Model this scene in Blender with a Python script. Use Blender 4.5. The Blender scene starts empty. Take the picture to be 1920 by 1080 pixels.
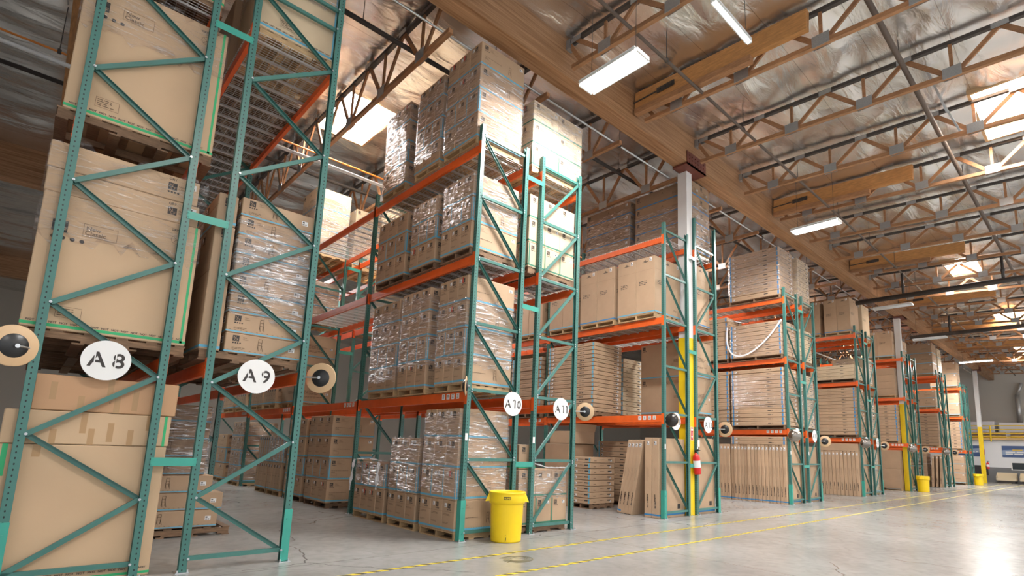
import bpy, bmesh, math, random
from mathutils import Vector, Matrix, noise
random.seed(7)
SC = bpy.context.scene
COL = SC.collection

# ---------------------------------------------------------------- camera
cam = bpy.data.cameras.new('camera')
cam_ob = bpy.data.objects.new('camera', cam)
COL.objects.link(cam_ob)
cam.sensor_width = 36.0
cam.lens = 1013.6054 / 1920 * 36
cam.shift_x = (960 - 1027.806) / 1920
cam.shift_y = (677.166 - 540) / 1920
cam.clip_start = 0.05
cam.clip_end = 200
_f = Vector((0.68148878, 0.71389725, 0.16100855))
_r = Vector((0.71915351, -0.69404649, 0.03343198))
_u = Vector((-0.13561442, -0.09300634, 0.98638661))
cam_ob.matrix_world = Matrix(((_r.x, _u.x, -_f.x, 0), (_r.y, _u.y, -_f.y, 0), (_r.z, _u.z, -_f.z, 1.45), (0, 0, 0, 1)))
SC.camera = cam_ob

# ---------------------------------------------------------------- view, world and daylight
SC.view_settings.view_transform = 'Standard'
SC.view_settings.look = 'None'
SC.view_settings.gamma = 1.0
SC.view_settings.exposure = 1.05
try: SC.view_settings.use_curve_mapping = False
except Exception: pass
W = bpy.data.worlds.new('daylight'); SC.world = W
W.use_nodes = True
bg = W.node_tree.nodes['Background']
bg.inputs[0].default_value = (0.97, 0.985, 1.0, 1)
bg.inputs[1].default_value = 0.62

def area_light(name, loc, sx, sy, power, rot=(0, 0, 0), col=(1, .99, .975)):
    l = bpy.data.lights.new(name, 'AREA'); l.shape = 'RECTANGLE'; l.size = sx; l.size_y = sy
    l.energy = power; l.color = col
    o = bpy.data.objects.new(name, l); o.location = loc; o.rotation_euler = rot
    COL.objects.link(o); return o
# daylight through the skylights built further below; some are added only to brighten
SKY = [(15.2, .3, 2.4, 2.4), (27.4, 3.72, 2.5, 1.1), (5.3, 13.25, 1.3, 2.2), (3.0, -4.2, 2.4, 2.4), (15.2, -6.5, 2.4, 2.4), (27.4, -4.2, 2.4, 2.4), (17.4, 12.6, 2.2, 2.2), (38.5, 3.2, 2.2, 1.6), (50, 3.4, 2.2, 1.8),  # those at negative y, out of view, and the far-end ones are added fill
       (30.5, 12.4, 2.2, 2.2), (44, 12.4, 2.2, 2.4), (10.5, 25, 2.2, 2.2)]
def roof_z(y):
    return 9.74 - .035 * (7.0 - y) if y < 7.2 else 9.72 + .05 * min(y - 7.4, 6)

# ---------------------------------------------------------------- materials
MATS = {}
def N(nt, t, **k):
    n = nt.nodes.new(t)
    for a, b in k.items():
        if a.startswith('_'): n.inputs[a[1:]].default_value = b
        else: setattr(n, a, b)
    return n
def mat(name, col, rough=.6, metal=0.0, vary=0.0, nscale=0, namt=0.0, bump=0.0, bscale=60, emit=0, stretch=None, objvar=0.0):
    if name in MATS: return MATS[name]
    m = bpy.data.materials.new(name); m.use_nodes = True; nt = m.node_tree; L = nt.links
    b = nt.nodes['Principled BSDF']
    c4 = (*col, 1)
    b.inputs['Base Color'].default_value = c4
    b.inputs['Roughness'].default_value = rough
    b.inputs['Metallic'].default_value = metal
    if emit:
        b.inputs['Emission Color'].default_value = c4
        b.inputs['Emission Strength'].default_value = emit
    co = None
    if namt or bump:
        tc = N(nt, 'ShaderNodeTexCoord'); co = tc.outputs['Object']
        if stretch:
            mp = N(nt, 'ShaderNodeMapping'); mp.inputs['Scale'].default_value = stretch
            L.new(co, mp.inputs[0]); co = mp.outputs[0]
    cur = None
    if namt:
        nz = N(nt, 'ShaderNodeTexNoise'); nz.inputs['Scale'].default_value = nscale; nz.inputs['Detail'].default_value = 5
        L.new(co, nz.inputs['Vector'])
        mr = N(nt, 'ShaderNodeMapRange'); mr.inputs[1].default_value = .3; mr.inputs[2].default_value = .7
        mr.inputs[3].default_value = 1 - namt; mr.inputs[4].default_value = 1 + namt
        L.new(nz.outputs[0], mr.inputs[0])
        cur = mr.outputs[0]
    if objvar:
        oi = N(nt, 'ShaderNodeObjectInfo')
        mr2 = N(nt, 'ShaderNodeMapRange'); mr2.inputs[3].default_value = 1 - objvar; mr2.inputs[4].default_value = 1 + objvar
        L.new(oi.outputs['Random'], mr2.inputs[0])
        if cur:
            mm = N(nt, 'ShaderNodeMath', operation='MULTIPLY'); L.new(cur, mm.inputs[0]); L.new(mr2.outputs[0], mm.inputs[1]); cur = mm.outputs[0]
        else: cur = mr2.outputs[0]
    if cur:
        vm = N(nt, 'ShaderNodeVectorMath', operation='SCALE'); vm.inputs[0].default_value = col
        L.new(cur, vm.inputs['Scale']); L.new(vm.outputs[0], b.inputs['Base Color'])
    if bump:
        nb = N(nt, 'ShaderNodeTexNoise'); nb.inputs['Scale'].default_value = bscale; nb.inputs['Detail'].default_value = 4
        L.new(co, nb.inputs['Vector'])
        bp = N(nt, 'ShaderNodeBump'); bp.inputs['Strength'].default_value = bump; bp.inputs['Distance'].default_value = .02
        L.new(nb.outputs[0], bp.inputs['Height']); L.new(bp.outputs[0], b.inputs['Normal'])
    MATS[name] = m
    return m

KRAFT = mat('kraft_card', (.47, .322, .205), .75, nscale=3, namt=.05, objvar=.07)
PALE = mat('pale_card', (.62, .49, .33), .75, nscale=3, namt=.05, objvar=.05)
BIGC = mat('smooth_card', (.57, .40, .25), .72, nscale=1.2, namt=.05, objvar=.03)
BROWN = mat('brown_card', (.36, .24, .15), .75, nscale=3, namt=.06, objvar=.08)
SEAM = mat('card_seam', (.20, .12, .065), .9)
CLEARTAPE = mat('parcel_tape', (.43, .26, .12), .3)
INK = mat('black_print', (.045, .038, .035), .7)
LINK = mat('faint_print', (.16, .105, .065), .8)
BLUE = mat('blue_tape', (.13, .42, .60), .5)
DBLUE = mat('deep_blue_tape', (.03, .22, .50), .5)
GREEN = mat('green_tape', (.03, .42, .16), .5)
RED = mat('red_label', (.62, .03, .03), .5)
WHITE = mat('white_label', (.80, .80, .80), .6)
WOOD = mat('pallet_wood', (.50, .34, .18), .8, nscale=8, namt=.22, objvar=.22, stretch=(1, 6, 6))
OLDW = mat('old_pallet_wood', (.20, .12, .07), .85, nscale=8, namt=.3, objvar=.25, stretch=(1, 6, 6))
FIR = mat('truss_fir', (.36, .18, .085), .65, nscale=5, namt=.22, objvar=.12, stretch=(6, 1, 6))
ORANGE = mat('orange_enamel', (.78, .125, .02), .38, nscale=5, namt=.07, objvar=.06)
TEAL = mat('teal_enamel', (.055, .175, .15), .34, nscale=4, namt=.08, objvar=.04)
TEAL2 = mat('bright_teal_enamel', (.045, .33, .26), .36, nscale=4, namt=.05)
ZINC = mat('zinc', (.62, .64, .66), .32, 1.0, nscale=6, namt=.1)
GALV = mat('galvanised_wire', (.62, .61, .60), .35, .6)
PLATE = mat('truss_plate', (.42, .43, .44), .45, .7, nscale=70, namt=.12)
DARKS = mat('dark_pipe', (.055, .045, .04), .5, nscale=4, namt=.2)
BPIPE = mat('brown_pipe', (.12, .085, .065), .5)
RUST = mat('red_oxide', (.16, .045, .03), .6, nscale=6, namt=.2)
YELLOW = mat('safety_yellow', (.86, .60, .01), .45, nscale=3, namt=.05)
BINY = mat('bin_yellow', (.95, .66, .01), .38)
PAINTW = mat('column_white', (.72, .71, .70), .5, nscale=2, namt=.04)
BLACK = mat('black_rubber', (.015, .015, .016), .35)
MIRB = mat('mirror_back', (.62, .42, .24), .55)
MIRF = mat('mirror_front', (.30, .27, .24), .2, 1.0)
DARKCH = mat('dark_dome', (.06, .055, .05), .25, .6)
SIGNW = mat('sign_white', (.82, .82, .81), .45)
LAMPW = mat('lamp_housing', (.80, .82, .82), .4)
TUBE = mat('lit_tube', (1, .99, .95), .5, emit=30)
SKYM = mat('skylight_glow', (1, .995, .985), .5, emit=26)

def teal_holes(name, two):
    m = TEAL.copy(); m.name = name; nt = m.node_tree; L = nt.links
    b = nt.nodes['Principled BSDF']
    src = b.inputs['Base Color'].links[0].from_socket
    tc = N(nt, 'ShaderNodeTexCoord'); sp = N(nt, 'ShaderNodeSeparateXYZ'); L.new(tc.outputs['Object'], sp.inputs[0])
    def M(op, a, b_, **k):
        n = N(nt, 'ShaderNodeMath', operation=op)
        for i, v in enumerate((a, b_)):
            if v is None: continue
            if isinstance(v, (int, float)): n.inputs[i].default_value = v
            else: L.new(v, n.inputs[i])
        return n.outputs[0]
    zf = M('SUBTRACT', M('FRACT', M('MULTIPLY', sp.outputs['Z'], 1 / .0535), None), .5)
    vz = M('DIVIDE', M('MULTIPLY', zf, .0535), .0105)
    if two: uu = M('DIVIDE', M('SUBTRACT', M('ABSOLUTE', sp.outputs['Y'], None), .021), .0065)
    else: uu = M('DIVIDE', M('ADD', sp.outputs['X'], .008), .0065)
    d = M('ADD', M('MULTIPLY', uu, uu), M('MULTIPLY', vz, vz))
    mask = M('LESS_THAN', d, 1.0)
    mx = N(nt, 'ShaderNodeMix', data_type='RGBA')
    L.new(mask, mx.inputs['Factor']); L.new(src, mx.inputs[6]); mx.inputs[7].default_value = (.006, .012, .011, 1)
    L.new(mx.outputs[2], b.inputs['Base Color'])
    return m
TEALH2 = teal_holes('teal_punched_face', True)
TEALH1 = teal_holes('teal_punched_side', False)

def film_mat(hi=.8, lo=.07):
    m = bpy.data.materials.new('stretch_film'); m.use_nodes = True; nt = m.node_tree; L = nt.links
    nt.nodes.remove(nt.nodes['Principled BSDF'])
    out = [n for n in nt.nodes if n.type == 'OUTPUT_MATERIAL'][0]
    tr = N(nt, 'ShaderNodeBsdfTransparent'); tr.inputs[0].default_value = (.96, .95, .95, 1)
    gl = N(nt, 'ShaderNodeBsdfGlossy'); gl.inputs['Roughness'].default_value = .2
    gl.inputs[0].default_value = (1, .99, 1, 1)
    df = N(nt, 'ShaderNodeBsdfDiffuse'); df.inputs[0].default_value = (.82, .80, .82, 1)
    tc = N(nt, 'ShaderNodeTexCoord'); mp = N(nt, 'ShaderNodeMapping'); mp.inputs['Scale'].default_value = (1.0, 1.0, 8)
    mp.inputs['Rotation'].default_value = (.12, .1, 0)
    L.new(tc.outputs['Object'], mp.inputs[0])
    nz = N(nt, 'ShaderNodeTexNoise'); nz.inputs['Scale'].default_value = 4; nz.inputs['Detail'].default_value = 6; nz.inputs['Distortion'].default_value = 1.2
    L.new(mp.outputs[0], nz.inputs['Vector'])
    bp = N(nt, 'ShaderNodeBump'); bp.inputs['Strength'].default_value = .9; bp.inputs['Distance'].default_value = .06
    L.new(nz.outputs[0], bp.inputs['Height']); L.new(bp.outputs[0], gl.inputs['Normal'])
    mr = N(nt, 'ShaderNodeMapRange'); mr.inputs[1].default_value = .50; mr.inputs[2].default_value = .66; mr.inputs[3].default_value = lo; mr.inputs[4].default_value = hi
    L.new(nz.outputs[0], mr.inputs[0])
    m1 = N(nt, 'ShaderNodeMixShader'); m1.inputs[0].default_value = .3  # white diffuse share paints glare streaks into the film colour
    L.new(gl.outputs[0], m1.inputs[1]); L.new(df.outputs[0], m1.inputs[2])
    m2 = N(nt, 'ShaderNodeMixShader')
    L.new(mr.outputs[0], m2.inputs[0]); L.new(tr.outputs[0], m2.inputs[1]); L.new(m1.outputs[0], m2.inputs[2])
    L.new(m2.outputs[0], out.inputs[0])
    return m
FILM = film_mat()
THINF = film_mat(.3, .03)
CRUMP = mat('crumpled_film', (.72, .72, .74), .25, 0, bump=1.0, bscale=25)
STRAP = mat('white_strap', (.85, .85, .88), .4)

def foil_mat():
    m = bpy.data.materials.new('roof_foil'); m.use_nodes = True; nt = m.node_tree; L = nt.links
    b = nt.nodes['Principled BSDF']
    b.inputs['Metallic'].default_value = .95; b.inputs['Roughness'].default_value = .27
    tc = N(nt, 'ShaderNodeTexCoord')
    mp = N(nt, 'ShaderNodeMapping'); mp.inputs['Scale'].default_value = (.55, 1.5, 1); L.new(tc.outputs['Object'], mp.inputs[0])
    nz = N(nt, 'ShaderNodeTexNoise'); nz.inputs['Scale'].default_value = 1.7; nz.inputs['Detail'].default_value = 4; nz.inputs['Distortion'].default_value = .6
    L.new(mp.outputs[0], nz.inputs['Vector'])
    n2 = N(nt, 'ShaderNodeTexNoise'); n2.inputs['Scale'].default_value = .5; L.new(tc.outputs['Object'], n2.inputs['Vector'])
    cr = N(nt, 'ShaderNodeValToRGB'); cr.color_ramp.elements[0].color = (.66, .64, .62, 1); cr.color_ramp.elements[1].color = (.92, .91, .90, 1)
    L.new(n2.outputs[0], cr.inputs[0])
    sp = N(nt, 'ShaderNodeSeparateXYZ'); L.new(tc.outputs['Object'], sp.inputs[0])
    def M(op, a, b_=None):
        n = N(nt, 'ShaderNodeMath', operation=op)
        for i, v in enumerate((a, b_)):
            if v is None: continue
            if isinstance(v, (int, float)): n.inputs[i].default_value = v
            else: L.new(v, n.inputs[i])
        return n.outputs[0]
    fr = M('ABSOLUTE', M('SUBTRACT', M('FRACT', M('DIVIDE', M('ADD', sp.outputs['Y'], .35), 1.22)), .5))
    seam = M('MULTIPLY', M('LESS_THAN', fr, .0045), .6)
    mx = N(nt, 'ShaderNodeMix', data_type='RGBA'); L.new(seam, mx.inputs['Factor']); L.new(cr.outputs[0], mx.inputs[6]); mx.inputs[7].default_value = (.2, .17, .15, 1)
    L.new(mx.outputs[2], b.inputs['Base Color'])
    bp = N(nt, 'ShaderNodeBump'); bp.inputs['Strength'].default_value = .5; bp.inputs['Distance'].default_value = .08
    L.new(nz.outputs[0], bp.inputs['Height']); L.new(bp.outputs[0], b.inputs['Normal'])
    return m
FOIL = foil_mat()

def glulam_mat():
    m = bpy.data.materials.new('laminated_timber'); m.use_nodes = True; nt = m.node_tree; L = nt.links
    b = nt.nodes['Principled BSDF']; b.inputs['Roughness'].default_value = .5
    tc = N(nt, 'ShaderNodeTexCoord'); sp = N(nt, 'ShaderNodeSeparateXYZ'); L.new(tc.outputs['Object'], sp.inputs[0])
    mp = N(nt, 'ShaderNodeMapping'); mp.inputs['Scale'].default_value = (.5, 14, 14); L.new(tc.outputs['Object'], mp.inputs[0])
    nz = N(nt, 'ShaderNodeTexNoise'); nz.inputs['Scale'].default_value = 1.5; nz.inputs['Detail'].default_value = 6; L.new(mp.outputs[0], nz.inputs['Vector'])
    cr = N(nt, 'ShaderNodeValToRGB'); cr.color_ramp.elements[0].position = .3; cr.color_ramp.elements[1].position = .72
    cr.color_ramp.elements[0].color = (.25, .115, .045, 1); cr.color_ramp.elements[1].color = (.50, .285, .15, 1)
    L.new(nz.outputs[0], cr.inputs[0])
    f = N(nt, 'ShaderNodeMath', operation='FRACT'); dv = N(nt, 'ShaderNodeMath', operation='MULTIPLY'); dv.inputs[1].default_value = 1 / .042
    L.new(sp.outputs['Z'], dv.inputs[0]); L.new(dv.outputs[0], f.inputs[0])
    lt = N(nt, 'ShaderNodeMath', operation='LESS_THAN'); lt.inputs[1].default_value = .05; L.new(f.outputs[0], lt.inputs[0])
    mx = N(nt, 'ShaderNodeMix', data_type='RGBA'); L.new(lt.outputs[0], mx.inputs['Factor']); L.new(cr.outputs[0], mx.inputs[6]); mx.inputs[7].default_value = (.17, .075, .03, 1)
    L.new(mx.outputs[2], b.inputs['Base Color'])
    return m
GLU = glulam_mat()

def floor_mat():
    m = bpy.data.materials.new('polished_concrete'); m.use_nodes = True; nt = m.node_tree; L = nt.links
    b = nt.nodes['Principled BSDF']
    tc = N(nt, 'ShaderNodeTexCoord'); co = tc.outputs['Object']
    def noise_(s, d, dist=0):
        n = N(nt, 'ShaderNodeTexNoise'); n.inputs['Scale'].default_value = s; n.inputs['Detail'].default_value = d; n.inputs['Distortion'].default_value = dist
        L.new(co, n.inputs['Vector']); return n.outputs[0]
    big = noise_(.45, 5, .6); fine = noise_(7, 8, .3); scr = noise_(2.4, 8, 2.5)
    cr = N(nt, 'ShaderNodeValToRGB'); e = cr.color_ramp.elements
    e[0].position = .3; e[0].color = (.29, .28, .265, 1); e[1].position = .7; e[1].color = (.40, .395, .38, 1)
    L.new(big, cr.inputs[0])
    c2 = N(nt, 'ShaderNodeValToRGB'); e = c2.color_ramp.elements; e[0].position = .28; e[0].color = (.55, .55, .55, 1); e[1].position = .52; e[1].color = (1, 1, 1, 1)
    L.new(scr, c2.inputs[0])
    m1 = N(nt, 'ShaderNodeMix', data_type='RGBA', blend_type='MULTIPLY'); m1.inputs['Factor'].default_value = .26
    L.new(cr.outputs[0], m1.inputs[6]); L.new(c2.outputs[0], m1.inputs[7])
    c3 = N(nt, 'ShaderNodeMapRange'); c3.inputs[3].default_value = .86; c3.inputs[4].default_value = 1.12; L.new(fine, c3.inputs[0])
    v = N(nt, 'ShaderNodeVectorMath', operation='SCALE'); L.new(m1.outputs[2], v.inputs[0]); L.new(c3.outputs[0], v.inputs['Scale'])
    # control joints and a few hairline cracks
    sp = N(nt, 'ShaderNodeSeparateXYZ'); L.new(co, sp.inputs[0])
    def M(op, a, b_=None):
        n = N(nt, 'ShaderNodeMath', operation=op)
        for i, q in enumerate((a, b_)):
            if q is None: continue
            if isinstance(q, (int, float)): n.inputs[i].default_value = q
            else: L.new(q, n.inputs[i])
        return n.outputs[0]
    jx = M('LESS_THAN', M('ABSOLUTE', M('SUBTRACT', M('FRACT', M('DIVIDE', M('ADD', sp.outputs['X'], 2.0), 6.1)), .5)), .0011)
    jy = M('LESS_THAN', M('ABSOLUTE', M('SUBTRACT', M('FRACT', M('DIVIDE', M('ADD', sp.outputs['Y'], 2.35), 6.1)), .5)), .0011)
    vo = N(nt, 'ShaderNodeTexVoronoi', feature='DISTANCE_TO_EDGE'); vo.inputs['Scale'].default_value = .38
    nn = N(nt, 'ShaderNodeTexNoise'); nn.inputs['Scale'].default_value = 1.3; nn.inputs['Detail'].default_value = 6; L.new(co, nn.inputs['Vector'])
    mxv = N(nt, 'ShaderNodeMix', data_type='VECTOR'); mxv.inputs['Factor'].default_value = .35; L.new(co, mxv.inputs[4]); L.new(nn.outputs[1], mxv.inputs[5]); L.new(mxv.outputs[1], vo.inputs['Vector'])
    ck = M('MULTIPLY', M('LESS_THAN', vo.outputs[0], .0022), M('GREATER_THAN', big, .5))
    line = M('MAXIMUM', M('MAXIMUM', jx, jy), ck)
    m3 = N(nt, 'ShaderNodeMix', data_type='RGBA'); L.new(M('MULTIPLY', line, .65), m3.inputs['Factor']); L.new(v.outputs[0], m3.inputs[6]); m3.inputs[7].default_value = (.06, .05, .045, 1)
    L.new(m3.outputs[2], b.inputs['Base Color'])
    mr = N(nt, 'ShaderNodeMapRange'); mr.inputs[3].default_value = .17; mr.inputs[4].default_value = .27; L.new(scr, mr.inputs[0]); L.new(mr.outputs[0], b.inputs['Roughness'])
    bp = N(nt, 'ShaderNodeBump'); bp.inputs['Strength'].default_value = .012; bp.inputs['Distance'].default_value = .01; L.new(fine, bp.inputs['Height']); L.new(bp.outputs[0], b.inputs['Normal'])
    return m
FLOORM = floor_mat()

def hazard_mat():
    m = bpy.data.materials.new('hazard_stripes'); m.use_nodes = True; nt = m.node_tree; L = nt.links
    b = nt.nodes['Principled BSDF']; b.inputs['Roughness'].default_value = .4
    tc = N(nt, 'ShaderNodeTexCoord'); sp = N(nt, 'ShaderNodeSeparateXYZ'); L.new(tc.outputs['Object'], sp.inputs[0])
    a = N(nt, 'ShaderNodeMath', operation='ADD'); L.new(sp.outputs['X'], a.inputs[0]); L.new(sp.outputs['Y'], a.inputs[1])
    d = N(nt, 'ShaderNodeMath', operation='DIVIDE'); d.inputs[1].default_value = .17; L.new(a.outputs[0], d.inputs[0])
    f = N(nt, 'ShaderNodeMath', operation='FRACT'); L.new(d.outputs[0], f.inputs[0])
    g = N(nt, 'ShaderNodeMath', operation='GREATER_THAN'); g.inputs[1].default_value = .60; L.new(f.outputs[0], g.inputs[0])
    mx = N(nt, 'ShaderNodeMix', data_type='RGBA'); L.new(g.outputs[0], mx.inputs['Factor']); mx.inputs[6].default_value = (.80, .62, .05, 1); mx.inputs[7].default_value = (.06, .05, .03, 1)
    L.new(mx.outputs[2], b.inputs['Base Color']); return m
HAZ = hazard_mat()

# ---------------------------------------------------------------- mesh helpers
class MB:
    def __init__(s): s.v = []; s.f = []; s.m = []
    def poly(s, pts, m=0):
        i = len(s.v); s.v += [tuple(p) for p in pts]; s.f.append(tuple(range(i, i + len(pts)))); s.m.append(m)
    def hexa(s, p, m=0):
        i = len(s.v); s.v += [tuple(q) for q in p]
        for a in ((0, 3, 2, 1), (4, 5, 6, 7), (0, 1, 5, 4), (1, 2, 6, 5), (2, 3, 7, 6), (3, 0, 4, 7)):
            s.f.append(tuple(i + k for k in a)); s.m.append(m)
    def box(s, x0, x1, y0, y1, z0, z1, m=0):
        s.hexa([(x0, y0, z0), (x1, y0, z0), (x1, y1, z0), (x0, y1, z0), (x0, y0, z1), (x1, y0, z1), (x1, y1, z1), (x0, y1, z1)], m)
    def bar(s, p, q, w, h, m=0, side=(0, 1, 0)):
        p = Vector(p); q = Vector(q); d = (q - p).normalized(); sd = Vector(side); sd = (sd - d * sd.dot(d)).normalized(); up = d.cross(sd)
        a = sd * w / 2; b = up * h / 2
        s.hexa([p - a - b, p + a - b, p + a + b, p - a + b, q - a - b, q + a - b, q + a + b, q - a + b], m)
    def cyl(s, p, q, r, n=12, m=0, r2=None, caps=True):
        p = Vector(p); q = Vector(q); d = (q - p).normalized(); t = Vector((0, 0, 1)) if abs(d.z) < .9 else Vector((1, 0, 0))
        a = d.cross(t).normalized(); b = d.cross(a); r2 = r if r2 is None else r2; i = len(s.v)
        for k in range(n):
            c, e = math.cos(2 * math.pi * k / n), math.sin(2 * math.pi * k / n)
            s.v.append(tuple(p + (a * c + b * e) * r)); s.v.append(tuple(q + (a * c + b * e) * r2))
        for k in range(n):
            j = (k + 1) % n; s.f.append((i + 2 * k, i + 2 * k + 1, i + 2 * j + 1, i + 2 * j)); s.m.append(m)
        if caps:
            s.f.append(tuple(i + 2 * k for k in range(n))); s.m.append(m); s.f.append(tuple(i + 2 * k + 1 for k in reversed(range(n)))); s.m.append(m)
    def lathe(s, prof, n=32, m=0):
        i = len(s.v)
        for r, z in prof:
            for k in range(n):
                s.v.append((r * math.cos(2 * math.pi * k / n), r * math.sin(2 * math.pi * k / n), z))
        for a in range(len(prof) - 1):
            for k in range(n):
                j = (k + 1) % n; s.f.append((i + a * n + k, i + a * n + j, i + (a + 1) * n + j, i + (a + 1) * n + k)); s.m.append(m)
    def tube(s, pts, r, n=8, m=0):
        for a, b in zip(pts, pts[1:]): s.cyl(a, b, r, n, m)
    def mesh(s, name, mats, smooth=False):
        me = bpy.data.meshes.new(name); me.from_pydata(s.v, [], s.f)
        for x in mats: me.materials.append(x)
        if len(mats) > 1: me.polygons.foreach_set('material_index', s.m)
        if smooth: me.polygons.foreach_set('use_smooth', [True] * len(s.f))
        me.update(); return me
def ob(name, me, parent=None, loc=(0, 0, 0), rot=(0, 0, 0)):
    o = bpy.data.objects.new(name, me); COL.objects.link(o); o.location = loc; o.rotation_euler = rot
    if parent: o.parent = parent
    return o
def tag(o, label, cat, group=None):
    o['label'] = label; o['category'] = cat
    if group: o['group'] = group
    return o
def thing(name, label, cat, loc=(0, 0, 0), rot=(0, 0, 0), group=None):
    return tag(ob(name, None, None, loc, rot), label, cat, group)
def struct(name, me, loc=(0, 0, 0)):
    o = ob(name, me, None, loc); o['kind'] = 'structure'; return o
_TX = {}
def text_geo(s, size, bold=0.0, spacing=1.0):
    k = (s, size, bold, spacing)
    if k not in _TX:
        cu = bpy.data.curves.new('t', 'FONT'); cu.body = s; cu.size = size; cu.resolution_u = 3; cu.offset = bold; cu.space_character = spacing
        o = bpy.data.objects.new('t', cu); me = bpy.data.meshes.new_from_object(o)
        _TX[k] = ([(v.co.x, v.co.y) for v in me.vertices], [tuple(p.vertices) for p in me.polygons])
        bpy.data.objects.remove(o); bpy.data.curves.remove(cu); bpy.data.meshes.remove(me)
    return _TX[k]
def mapper(face, hx, hy, off=.0025):
    # face-local (u, v) -> xyz ; u runs to the viewer's right, v up
    if face == '-y': return lambda u, v, e=0: (u, -hy - off - e, v)
    if face == '-x': return lambda u, v, e=0: (-hx - off - e, -u, v)
    if face == '+y': return lambda u, v, e=0: (-u, hy + off + e, v)
    return lambda u, v, e=0: (hx + off + e, u, v)
def put_text(mb, mp, s, size, u, v, m=0, bold=0, e=0, spacing=1.0, rot=False):
    vs, fs = text_geo(s, size, bold, spacing); i = len(mb.v)
    for a, b in vs:
        mb.v.append(mp(u - b, v + a, e) if rot else mp(u + a, v + b, e))
    for f in fs: mb.f.append(tuple(i + k for k in f)); mb.m.append(m)
def rect(mb, mp, u0, u1, v0, v1, m=0, e=0):
    mb.poly([mp(u0, v0, e), mp(u1, v0, e), mp(u1, v1, e), mp(u0, v1, e)], m)

# ---------------------------------------------------------------- the shell
m = MB(); m.box(-8, 64, -10, 46, -.12, 0); struct('floor', m.mesh('floor', [FLOORM]))
def roof_mesh(y0, y1, stepx, stepy, x0, x1, holes, phase):
    m = MB(); nx = int((x1 - x0) / stepx); ny = int((y1 - y0) / stepy)
    for j in range(ny + 1):
        for i in range(nx + 1):
            x = x0 + (x1 - x0) * i / nx; y = y0 + (y1 - y0) * j / ny
            t = ((x - phase) / (2.44 if y0 < 0 else 2.4)) % 1.0
            sag = .07 * math.sin(math.pi * t) ** .6 if 0 < t < 1 else 0
            w = noise.noise(Vector((x * .45, y * 1.3, 3))) * .11 + (.5 - abs(noise.noise(Vector((x * .5, y * 2.1, 9))))) * .07 + noise.noise(Vector((x * 2.2, y * 3, 5))) * .018
            w = min(w, .06)
            m.v.append((x, y, roof_z(y) - sag + w * (.35 + .65 * min(1, 4 * min(t, 1 - t)))))
    for j in range(ny):
        for i in range(nx):
            x = x0 + (x1 - x0) * (i + .5) / nx; y = y0 + (y1 - y0) * (j + .5) / ny
            if any(abs(x - hx) < sx / 2 and abs(y - hy) < sy / 2 for hx, hy, sx, sy in holes): continue
            a = j * (nx + 1) + i; m.f.append((a, a + nx + 1, a + nx + 2, a + 1)); m.m.append(0)
    return m.mesh('roof_foil', [FOIL], True)
struct('ceiling', roof_mesh(-10, 7.0, .1, .14, -8, 63, SKY, 2.07))
struct('ceiling', roof_mesh(7.0, 46, .15, .2, -8, 63, SKY, 2.1))
WOODL = mat('shaft_timber', (.52, .34, .18), .6)
m_sh = None
for k, (hx, hy, sx, sy) in enumerate(SKY):
    m = MB(); z0 = roof_z(hy) - .06
    m.box(hx - sx / 2 - .06, hx - sx / 2, hy - sy / 2, hy + sy / 2, z0, z0 + .5); m.box(hx + sx / 2, hx + sx / 2 + .06, hy - sy / 2, hy + sy / 2, z0, z0 + .5)
    m.box(hx - sx / 2 - .06, hx + sx / 2 + .06, hy - sy / 2 - .06, hy - sy / 2, z0, z0 + .5); m.box(hx - sx / 2 - .06, hx + sx / 2 + .06, hy + sy / 2, hy + sy / 2 + .06, z0, z0 + .5)
    w = struct('window_%d' % (k + 1), m.mesh('skylight_shaft', [WOODL]))
    m = MB(); m.box(hx - sx / 2, hx + sx / 2, hy - sy / 2, hy + sy / 2, z0 + .46, z0 + .5)
    ob('skylight_or_fill_dome', m.mesh('skylight_or_fill_dome', [SKYM]), w)  # glowing panel, shared by the real skylights and the added fill ones
BEIGE = mat('beige_wall', (.62, .585, .53), .8); GREYW = mat('grey_wall', (.20, .20, .205), .6); OFFW = mat('office_white', (.78, .79, .81), .6)
m = MB(); m.box(62.2, 62.4, -10, 46, 0, 10.2); struct('wall_far', m.mesh('wall_far', [BEIGE]))
m = MB(); m.box(-8, 62.2, 46, 46.2, 0, 11); struct('wall_back', m.mesh('wall_back', [BEIGE]))

m = MB(); m.box(-8.2, -8, 3, 46, 0, 10.4); struct('wall_light_block', m.mesh('wall_light_block', [mat('light_block_dark', (.22, .18, .14), .8)]))  # unseen wall added to shut out side daylight and darken the storage side

# glulam girders
def girder(y0, y1, z0, z1, label, x0=-6, x1=62):
    t = MB(); t.box(x0, x1, y0, y1, z0, z1, 0)
    return tag(ob('glulam_beam', t.mesh('glulam_beam', [GLU])), label, 'beam', 'laminated timber roof girders')
girder(7.0, 7.4, 8.9, 9.9, 'long laminated timber girder over the rack ends, carried by the white columns')
girder(22.2, 22.6, 8.9, 10.1, 'dark laminated timber girder high behind the cartons of rack A8')
girder(37.0, 37.4, 8.95, 10.1, 'second dark timber girder, deeper in the hall behind rack A8')
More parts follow.
